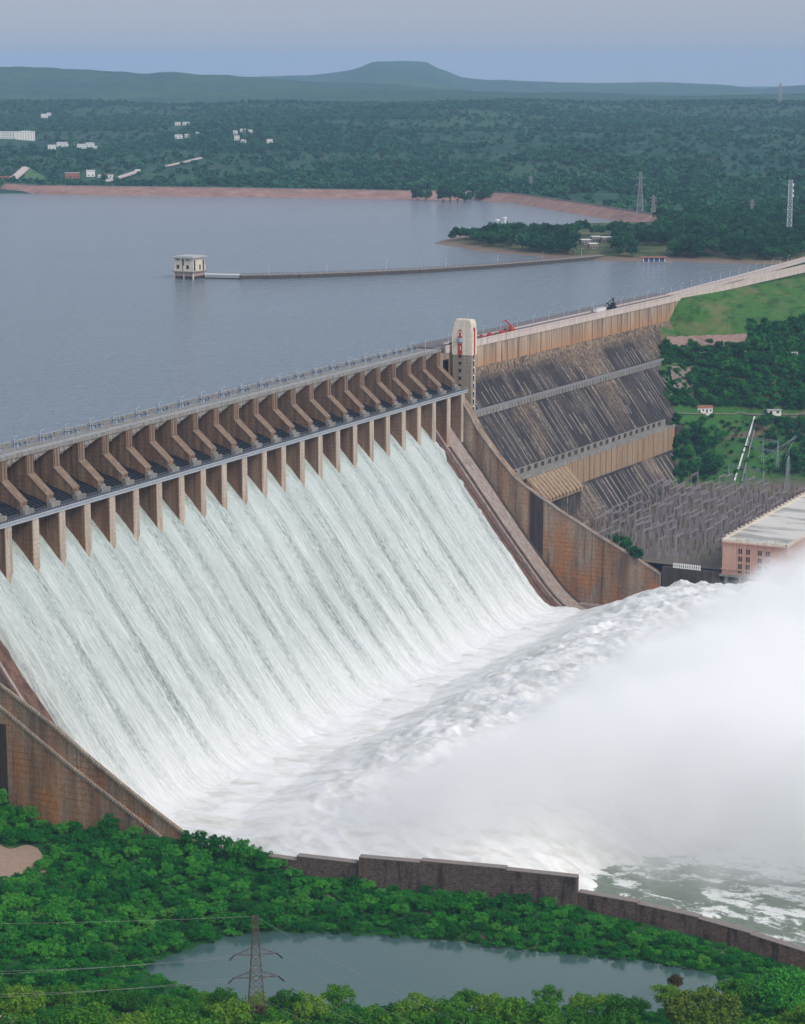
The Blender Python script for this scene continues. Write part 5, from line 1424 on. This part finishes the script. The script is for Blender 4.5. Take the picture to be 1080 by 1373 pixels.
cottage('hut', on_hill(996, 478), FACE, 4, 4, 2.8, M['white'], M['greyroof'], 'small whitish hut at the right end of the stone toe', 'hut', doors=1, gable=False)
b = MB(); prev = None
for px_ in range(900, 1110, 6):
    v = on_hill(px_, 556 + (1 if px_ > 1000 else 0)); v.z += .5
    if prev is not None and (v - prev).length < 25: b.bar(prev, v, 1.6, .5)
    prev = v
tag(b.build('hillside_path', M['grey_concrete']), 'pale narrow path crossing the hillside past the cottage', 'path', kind='structure')
def slope_line(name, a, c, w, mat, label, n=16):
    m = MB(); pts_ = []
    for k in range(n + 1):
        px_, py_ = a[0] + (c[0] - a[0]) * k / n, a[1] + (c[1] - a[1]) * k / n; v = on_hill(px_, py_); v.z += 1.1; pts_.append(v)
    m.path(pts_, w, .9); return tag(m.build(name, mat), label, 'channel')
slope_line('concrete_channel', (1012, 562), (985, 648), 0.9, M['white'], 'long white pipe running straight down the slope to the switchyard')
slope_line('concrete_channel', (1015, 566), (995, 648), 0.8, M['grey_concrete'], 'grey stepped channel running down the slope right beside the white pipe')

# ------------------------------------------------------------------ intake tower in the reservoir, and its causeway
v = pix(255, 373, 2, 0)
it = empty('intake_tower', (v.x, v.y, 0)); tag(it, 'square cream intake building standing in the reservoir at the end of a causeway', 'intake tower')
b = MB(); b.box(-8.6, 8.6, -8.6, 8.6, 5.6, 16.6); w_ = b.build('wall', M['cream'], it)
b = MB(); b.box(-8.6, 8.6, -8.6, 8.6, 2.0, 5.6); b.box(-8.8, 8.8, -8.8, 8.8, -4, 2.0); bs = b.build('base', M['dark_concrete'], it)
b = MB(); b.box(-8.75, 8.75, -8.75, 8.75, 2.4, 5.4); b.build('base_panel', concrete('faded_pink_render', (0.50, 0.40, 0.34), (0.36, 0.28, 0.24), (.3, .2, .15), .2, .5, lines=0), bs)
b = MB(); b.box(-10, 10, -10, 10, 5.5, 6.2); b.build('string_course', M['grey_concrete'], it)
b = MB(); b.box(-10.4, 10.4, -10.4, 10.4, 16.6, 17.4); b.box(-8, 8, -8, 8, 17.4, 18.0); b.build('roof', M['greyroof'], it)
for x in (-5.5, 3.5):
    for z in ((8, 11), (14.6, 15.6)):
        m = MB(); m.box(x - 1.1, x + 1.3, -8.68, -8.55, *z); m.build('window', M['glass'], w_)
m = MB(); m.box(-1.3, .1, -8.7, -8.55, 6.4, 15.8); m.build('window', M['glass'], w_)
for y in (-6.4, 1.4, 6.4):
    m = MB(); m.box(8.55, 8.7, y - 1.0, y + 1.0, 6.4 if abs(y) > 2 else 7, 14.8 if abs(y) > 2 else 11); m.build('window', M['glass'], w_)
for sx_, sy_ in ((-1, -1), (1, -1), (1, 1), (0, -1)):
    m = MB(); m.cbox((8.6 * sx_, 8.6 * sy_, 5), (.9, .9, 11)); m.build('pilaster', M['cream'], it)
cw = [pix(*q, 2, 3.0) for q in [(276, 368), (322, 369), (400, 367.5), (480, 364.5), (560, 361), (640, 356), (700, 351.5), (760, 346.5), (806, 342)]]
ca = empty('causeway', (0, 0, 0)); tag(ca, 'long dark causeway crossing the reservoir from the spit to the intake building', 'causeway')
m = MB()
for a, c in zip(cw[1:-1], cw[2:]): m.bar(a - Vector((0, 0, 3)), c - Vector((0, 0, 3)), 7.5, 5.4)
m.build('rubble_bank', plain('dark_rubble', (0.075, 0.065, 0.06), .95, .5, .6), ca)
m = MB()
for a, c in zip(cw[1:-1], cw[2:]): m.bar(a + Vector((0, 0, .0)), c + Vector((0, 0, .0)), 6.0, .6)
m.build('roadway', M['grey_concrete'], ca)
m = MB()
for a, c in zip(cw[1:-1], cw[2:]):
    d = (c - a).normalized(); s = Vector((d.y, -d.x, 0)) * 2.9; n = int((c - a).length / 4)
    for sg in (-1, 1):
        m.bar(a + s * sg + Vector((0, 0, 1.2)), c + s * sg + Vector((0, 0, 1.2)), .12)
        for k in range(n): q = a + (c - a) * k / n + s * sg; m.box(q.x - .12, q.x + .12, q.y - .12, q.y + .12, q.z, q.z + 1.3)
m.build('railing', M['rusty_steel'], ca)
fb = empty('footbridge', (0, 0, 0)); tag(fb, 'short white truss footbridge joining the intake building to the causeway', 'footbridge')
a, c = cw[0], cw[1]; m = MB(); m.bar(a + Vector((0, 0, .4)), c + Vector((0, 0, .4)), 4, .5); m.build('deck', M['white'], fb)
m = MB(); d = (c - a); n = 12
for k in range(n):
    p0, p1 = a + d * k / n, a + d * (k + 1) / n; m.bar(p0 - Vector((0, 0, .2)), p1 - Vector((0, 0, 1.9)), .3); m.bar(p0 - Vector((0, 0, 1.9)), p1 - Vector((0, 0, .2)), .3)
m.bar(a - Vector((0, 0, 1.9)), c - Vector((0, 0, 1.9)), .3); m.build('truss', M['white'], fb)
m = MB(); m.bar(a - Vector((0, 0, 4.2)), c - Vector((0, 0, 4.2)), 5, 3.6); m.build('bridge_footing', M['dark_concrete'], fb)
lp = lamp_proto(7.0, 'thin lamp post on the causeway through the reservoir', 'lamp posts along the causeway')
tot = 0
for a, c in zip(cw[1:-1], cw[2:]):
    n = max(1, int((c - a).length / 34))
    for k in range(n):
        o = lp if tot == 0 else copy_tree(lp); tot += 1; q = a + (c - a) * (k + .5) / n; d = (c - a).normalized(); o.location = q + Vector((-d.y, d.x, 0)) * 2.6

# ------------------------------------------------------------------ buildings and masts across the water
def on_land(px_, py_, zf=None):
    d = RIGHT * (px_ - CX) - UPV * (py_ - CY) + LOOK * FPX; d = d / FPX
    for dd in np.geomspace(2300, 9000, 1500):
        q = CAM + d * dd
        if q.z < land_z(q.x, q.y): return Vector((q.x, q.y, land_z(q.x, q.y)))
    return CAM + d * 6000
def far_block(px_, py_, wpx, hpx, wall, roof, label, gable=False, group=None, name='far_house', cat='house'):
    v = on_land(px_, py_); k = (v - CAM).length / FPX; L_, H = wpx * k * .85, hpx * k
    r = cottage(name, (v.x, v.y, v.z), TH + random.uniform(-.25, .25), L_, max(6, min(L_ * .6, 14)), H, wall, roof, label, cat, doors=0, gable=gable, group=group)
    m = MB(); n = max(2, int(L_ / 5)); W = max(6, min(L_ * .6, 14))
    w = [c_ for c_ in r.children if c_.name.startswith('wall')][0]
    for q in range(n):
        x = -L_ / 2 + L_ * (q + .5) / n
        for f_ in range(max(1, int(H / 4))):
            z = H / max(1, int(H / 4)) * f_ + 1.2; m = MB(); m.box(x - 1, x + 1, -W / 2 - .1, -W / 2 + .1, z, z + 1.6); m.build('window', M['glass'], w)
    return r
far_block(9, 186, 30, 9, M['white'], M['white'], 'long white hotel block at the far left edge across the reservoir', name='hotel_block', cat='hotel')
far_block(35, 188, 28, 11, M['white'], M['white'], 'white stepped hotel block with rows of windows, right of the long white block', name='hotel_block', cat='hotel')
far_block(36, 180, 14, 4, M['white'], M['white'], 'upper white storey behind the stepped hotel block', name='hotel_block', cat='hotel')
for q in ((70, 200, 12, 4), (84, 197, 16, 4), (110, 199, 13, 4), (121, 197, 12, 4), (128, 200, 6, 3)):
    far_block(*q, M['white'], M['greyroof'], 'small white house in the cluster right of the hotel', True, 'white houses right of the hotel')
for q in ((60, 158, 10, 4), (66, 155, 6, 3)): far_block(*q, M['white'], M['greyroof'], 'white house alone on the rise above the hotel', True, 'white houses above the hotel')
for q in ((239, 168, 9, 3), (250, 168, 10, 3), (240, 186, 11, 4), (252, 184, 9, 3), (266, 181, 6, 3)): far_block(*q, M['white'], M['greyroof'], 'pale house in the scattered hamlet in the middle of the far forest', True, 'pale houses of the hamlet')
for q in ((316, 180, 6, 4), (326, 178, 8, 4), (318, 188, 8, 5), (336, 178, 6, 3), (327, 191, 8, 3)): far_block(*q, M['white'], M['greyroof'], 'white house in the small group above the middle of the stone bank', True, 'white houses above the stone bank')
far_block(362, 192, 9, 5, M['white'], M['white'], 'single white cube house right of the small group in the far forest')
far_block(97, 239, 22, 7, M['redroof'], M['greyroof'], 'low reddish building just behind the left end of the stone bank')
far_block(122, 237, 13, 7, M['white'], M['greyroof'], 'bright white villa just behind the stone bank', True)
far_block(142, 238, 22, 4, M['white'], M['redroof'], 'long low house right of the bright white villa')
far_block(8, 241, 30, 4, M['redroof'], M['redroof'], 'long low red roofed building at the left edge behind the stone bank')
def far_road(pts_, w, label):
    m = MB(); P_ = []
    for (x0, y0), (x1, y1) in zip(pts_[:-1], pts_[1:]):
        for k in range(6): P_.append(on_land(x0 + (x1 - x0) * k / 6, y0 + (y1 - y0) * k / 6) + Vector((0, 0, 4.0)))
    m.path(P_, w, 2.0); return tag(m.build('far_road', M['pinkish']), label, 'road', kind='structure')
far_road([(138, 248), (160, 242), (184, 234), (186, 231)], 8, 'pale road behind the stone bank')
far_road([(224, 226), (250, 220), (274, 214)], 5, 'pale track through the far forest')
far_road([(14, 247), (26, 237), (38, 226)], 12, 'pale road climbing from the end of the stone bank')
gsl = MB(); a, c, d_, e_ = on_land(30, 247), on_land(74, 249), on_land(42, 229), on_land(36, 231)
for q in (a, c, d_, e_): q.z += 3.5
gsl.add([a, c, d_, e_], [(0, 1, 2, 3)]); o = gsl.build('grass_slope', plain('far_grass', (0.06, 0.15, 0.05), .95, .3)); sm_ = o.modifiers.new('thick', 'SOLIDIFY'); sm_.thickness = 3
tag(o, 'green mown slope at the left end of the stone bank', 'grass', kind='structure')
# houses and landing on the spit
def on_spit(px_, py_): v = pix(px_, py_, 2, 3.2); v.z = pen_z(v.x, v.y); return v
for q in ((785, 330, 13, 2.2), (799, 325, 12, 2.0), (813, 326, 13, 2.2), (795, 335, 11, 2.0)):
    v = on_spit(q[0], q[1]); k = (v - CAM).length / FPX
    cottage('lodge', v, TH + .2, q[2] * k, 7, 4.4, M['grey_concrete'], M['white'], 'low lodge with a pale roof in the clearing on the wooded spit', 'lodge', 3, False, 'lodges in the clearing on the spit')
for q in ((667, 312), (677, 306)):
    v = on_spit(*q); m = MB(); m.tube((0, 0, -1), (0, 0, 11), 1.5, 1.2, 10); m.tube((0, 0, 11), (0, 0, 12.2), 2.4, 2.0, 10); o = m.build('white_pillar', M['white']); o.location = v
    tag(o, 'white pillar standing among the trees on the spit', 'pillar', 'white pillars on the spit')
v = on_spit(877, 347); r = empty('boat_house', v, TH); tag(r, 'boat house with a blue and red front on the landing of the wooded spit', 'boat house')
m = MB(); m.box(-16, 16, -4, 4, -3, 2.4); m.build('landing', M['grey_concrete'], r); m = MB(); m.box(-9, 9, -1, 4, 2.4, 6); w_ = m.build('wall', plain('blue_paint', (.08, .12, .3)), r); m = MB(); m.box(-11, 11, -3, 5, 6, 6.6); m.build('roof', M['redroof'], r)
for x in (-9, -4.5, 0, 4.5, 9): 
    m = MB(); m.box(x - .3, x + .3, -1.8, -1.2, 2.4, 6); m.build('post', M['white'], r)

def lattice(name, loc, H, w0, w1, arms, mat, label, cat, rz=0.0, t0=.35):
    r = empty(name, loc, rz); tag(r, label, cat); m = MB(); n = 11
    cs = [(-1, -1), (1, -1), (1, 1), (-1, 1)]
    lev = [(H * (k / n) ** .85, w0 + (w1 - w0) * min(1, (k / n) ** .85 * 1.15)) for k in range(n + 1)]
    for (z0, a), (z1, c) in zip(lev[:-1], lev[1:]):
        for i in range(4):
            p0, p1 = cs[i], cs[(i + 1) % 4]
            m.bar((p0[0] * a, p0[1] * a, z0), (p0[0] * c, p0[1] * c, z1), t0)
            m.bar((p0[0] * a, p0[1] * a, z0), (p1[0] * c, p1[1] * c, z1), t0 * .6); m.bar((p1[0] * a, p1[1] * a, z0), (p0[0] * c, p0[1] * c, z1), t0 * .6)
            m.bar((p0[0] * c, p0[1] * c, z1), (p1[0] * c, p1[1] * c, z1), t0 * .6)
    m.build('lattice_body', mat, r)
    for (z, L_) in arms:
        for s in (-1, 1):
            w = w1
            m = MB(); tip = Vector((s * L_, 0, z + .2))
            for y in (-w, w): m.bar((s * w, y, z - .1), tip, t0 * .7); m.bar((s * w, y, z + 2.2), tip, t0 * .7)
            for q in (.3, .6): m.bar(Vector((s * w, -w, z)).lerp(tip, q), Vector((s * w, w, z + 2.2)).lerp(tip, q), t0 * .5)
            ar = m.build('cross_arm', mat, r)
            m = MB(); m.tube(tip, tip + Vector((s * 1.7, -.9, -1.3)), .22, .22, 6); m.build('insulator', M['steel_dark'], ar)
    return r
v = pix(345, 1398, 2, -115.5); PY = lattice('pylon', tuple(v), 39.0, 3.2, 0.8, [(20.2, 6.4), (27.3, 6.0)], M['rusty_steel'], 'rusty lattice pylon standing at the bottom left in front of the pond', 'pylon', TH + .1, .19)
PT = v
def wire(a, c, sag, label, r_=.03):
    m = MB(); P_ = [a.lerp(c, k / 24) - Vector((0, 0, 4 * sag * (k / 24) * (1 - k / 24))) for k in range(25)]
    for p0, p1 in zip(P_[:-1], P_[1:]): m.tube(p0, p1, r_, r_, 5)
    return tag(m.build('power_line', M['gantry']), label, 'power line', 'power lines at the foreground pylon')
ax = Vector((math.cos(TH + .1), math.sin(TH + .1), 0))
LFT = -RIGHT * 190 + FWD * -6
wire(PT + Vector((0, 0, 39)), PT + Vector((0, 0, 41)) + LFT, 2.2, 'thin wire running left from the top of the foreground pylon')
for s in (-1, 1):
    for z, L_ in ((20.2, 7.5), (27.3, 7.2)):
        p0 = PT + ax * (s * L_) + Vector((0, 0, z)); wire(p0, p0 + LFT + Vector((0, 0, -1 + s)), 4.5, 'thin wire running left from an arm of the foreground pylon')
        p1 = p0 + RIGHT * 110 - FWD * 130 + Vector((0, 0, 6)); wire(p0, p1, 4, 'thin wire running from an arm of the foreground pylon towards the viewer')
wire(PT + Vector((0, 0, 39)), PT + RIGHT * 110 - FWD * 130 + Vector((0, 0, 42)), 4, 'thin wire running from the top of the foreground pylon towards the viewer')
for (px_, y0, y1, lab, w) in ((858, 296, 232, 'tall thin transmission pylon behind the stone bank by the wooded spit', 4), (876, 294, 262, 'short transmission pylon right of the tall one behind the stone bank', 3), (712, 255, 236, 'faint transmission pylon far off behind the trees of the stone bank', 3), (1008, 296, 268, 'small transmission pylon in front of the far forest near the right edge', 2.5), (1046, 128, 100, 'faint pylon on the skyline ridge at the right', 5)):
    v = on_land(px_, y0) if y0 > 200 else on_land(px_, 140); k = (v - CAM).length / FPX
    lattice('pylon', tuple(v), (y0 - y1) * k, w, w * .25, [((y0 - y1) * k * .72, w * 1.6), ((y0 - y1) * k * .86, w * 1.4)], M['gantry'], lab, 'pylon', TH, .26 if y0 > 200 else .9)
v = pix(1058, 322, 2, 4); k = (v - CAM).length / FPX
lattice('radio_mast', tuple(v), 78 * k, 2.3, 1.7, [], M['steel_light'], 'tall white lattice radio mast above the trees at the right edge', 'mast', 0.3, .5)
mast = bpy.data.objects['radio_mast']
for z in (.72, .80, .9):
    m = MB(); m.tube((2.2, -1.5, 78 * k * z), (2.2, -1.5, 78 * k * z + 2.6), .9, .9, 8); m.build('antenna', M['white'], mast)
# lines slanting up the hillside from the tall frames
for k in range(5):
    a = on_hill(1052 - k * 9, 648) + Vector((0, 0, 17)); c = pix(1120 + k * 16, 470 + k * 12, 1, a.y + 150)
    m = MB(); P_ = [a.lerp(c, q / 12) - Vector((0, 0, 8 * (q / 12) * (1 - q / 12))) for q in range(13)]
    for p0, p1 in zip(P_[:-1], P_[1:]): m.tube(p0, p1, .045, .045, 4)
    tag(m.build('power_line', M['steel_light']), 'thin wire slanting up the hillside from the tall line frames', 'power line', 'power lines on the hillside')

# ------------------------------------------------------------------ air: spray over the river and haze over the whole place
def volume_box(name, lo, hi, mat, label):
    b = MB(); b.box(lo[0], hi[0], lo[1], hi[1], lo[2], hi[2]); o = b.build(name, mat); return tag(o, label, None, kind='stuff')
t = NT('mist_volume')
p = t.pos(); sx, sy, sz = t.sepz(p)
def sm(v, a, b_):
    m = t.n('ShaderNodeMapRange', interpolation_type='SMOOTHSTEP'); t.l(v, m.inputs[0]); m.inputs[1].default_value, m.inputs[2].default_value = a, b_; return m.outputs[0]
nz = t.noise(t.map(p, (1, 1, 1.5)), 0.018, 6, 0.62, 0.3)
nzf = t.noise(t.map(p, (1, 1, 1.3), (40, 10, 5)), 0.06, 4, 0.6, 0.4)
wob = t.math('ADD', t.math('MULTIPLY_ADD', nz, 100.0, -50.0), t.math('MULTIPLY_ADD', nzf, 60.0, -30.0))
# the cloud leans away from the hump: its upstream edge follows a line across the river
xe = t.math('MULTIPLY_ADD', sy, -0.20, sx)
dx = sm(t.math('ADD', xe, t.math('MULTIPLY', wob, 0.7)), 112.0, 190.0)
spill = t.math('MULTIPLY', sm(sx, 265.0, 190.0), 42.0)
dy = sm(t.math('ADD', t.math('ADD', sy, spill), t.math('MULTIPLY', wob, 0.6)), -6.0, 52.0)
top = t.math('MULTIPLY_ADD', sm(sx, 150.0, 250.0), 36.0, -104.0)
top = t.math('ADD', top, t.math('MULTIPLY', sm(sx, 185.0, 240.0), t.math('MULTIPLY', sm(sy, 250.0, 400.0), 10.0)))
dz = sm(t.math('SUBTRACT', t.math('ADD', top, t.math('MULTIPLY', wob, 0.45)), sz), -6.0, 11.0)
den = t.math('MULTIPLY', t.math('MULTIPLY', dx, dy), dz)
den = t.math('MULTIPLY', den, t.math('MULTIPLY_ADD', nzf, 1.8, 0.15, clamp=False))
den = t.math('MULTIPLY', den, MIST_D)
pv = t.n('ShaderNodeVolumePrincipled'); pv.inputs['Color'].default_value = (1.0, 1.0, 1.0, 1); pv.inputs['Anisotropy'].default_value = -0.2
t.l(den, pv.inputs['Density']); t.l(pv.outputs[0], t.out.inputs['Volume'])
volume_box('mist', (95, -64, -131), (760, 520, -44), t.m, 'thick white spray drifting over the river')
t = NT('haze_volume')
pv = t.n('ShaderNodeVolumePrincipled'); pv.inputs['Color'].default_value = (0.47, 0.69, 1.0, 1)
pv.inputs['Density'].default_value = HAZE_D; pv.inputs['Anisotropy'].default_value = 0.0
t.l(pv.outputs[0], t.out.inputs['Volume'])
volume_box('haze', (-24000, -2500, -156), (16000, 22000, 300), t.m, 'thin blue haze over the whole valley')
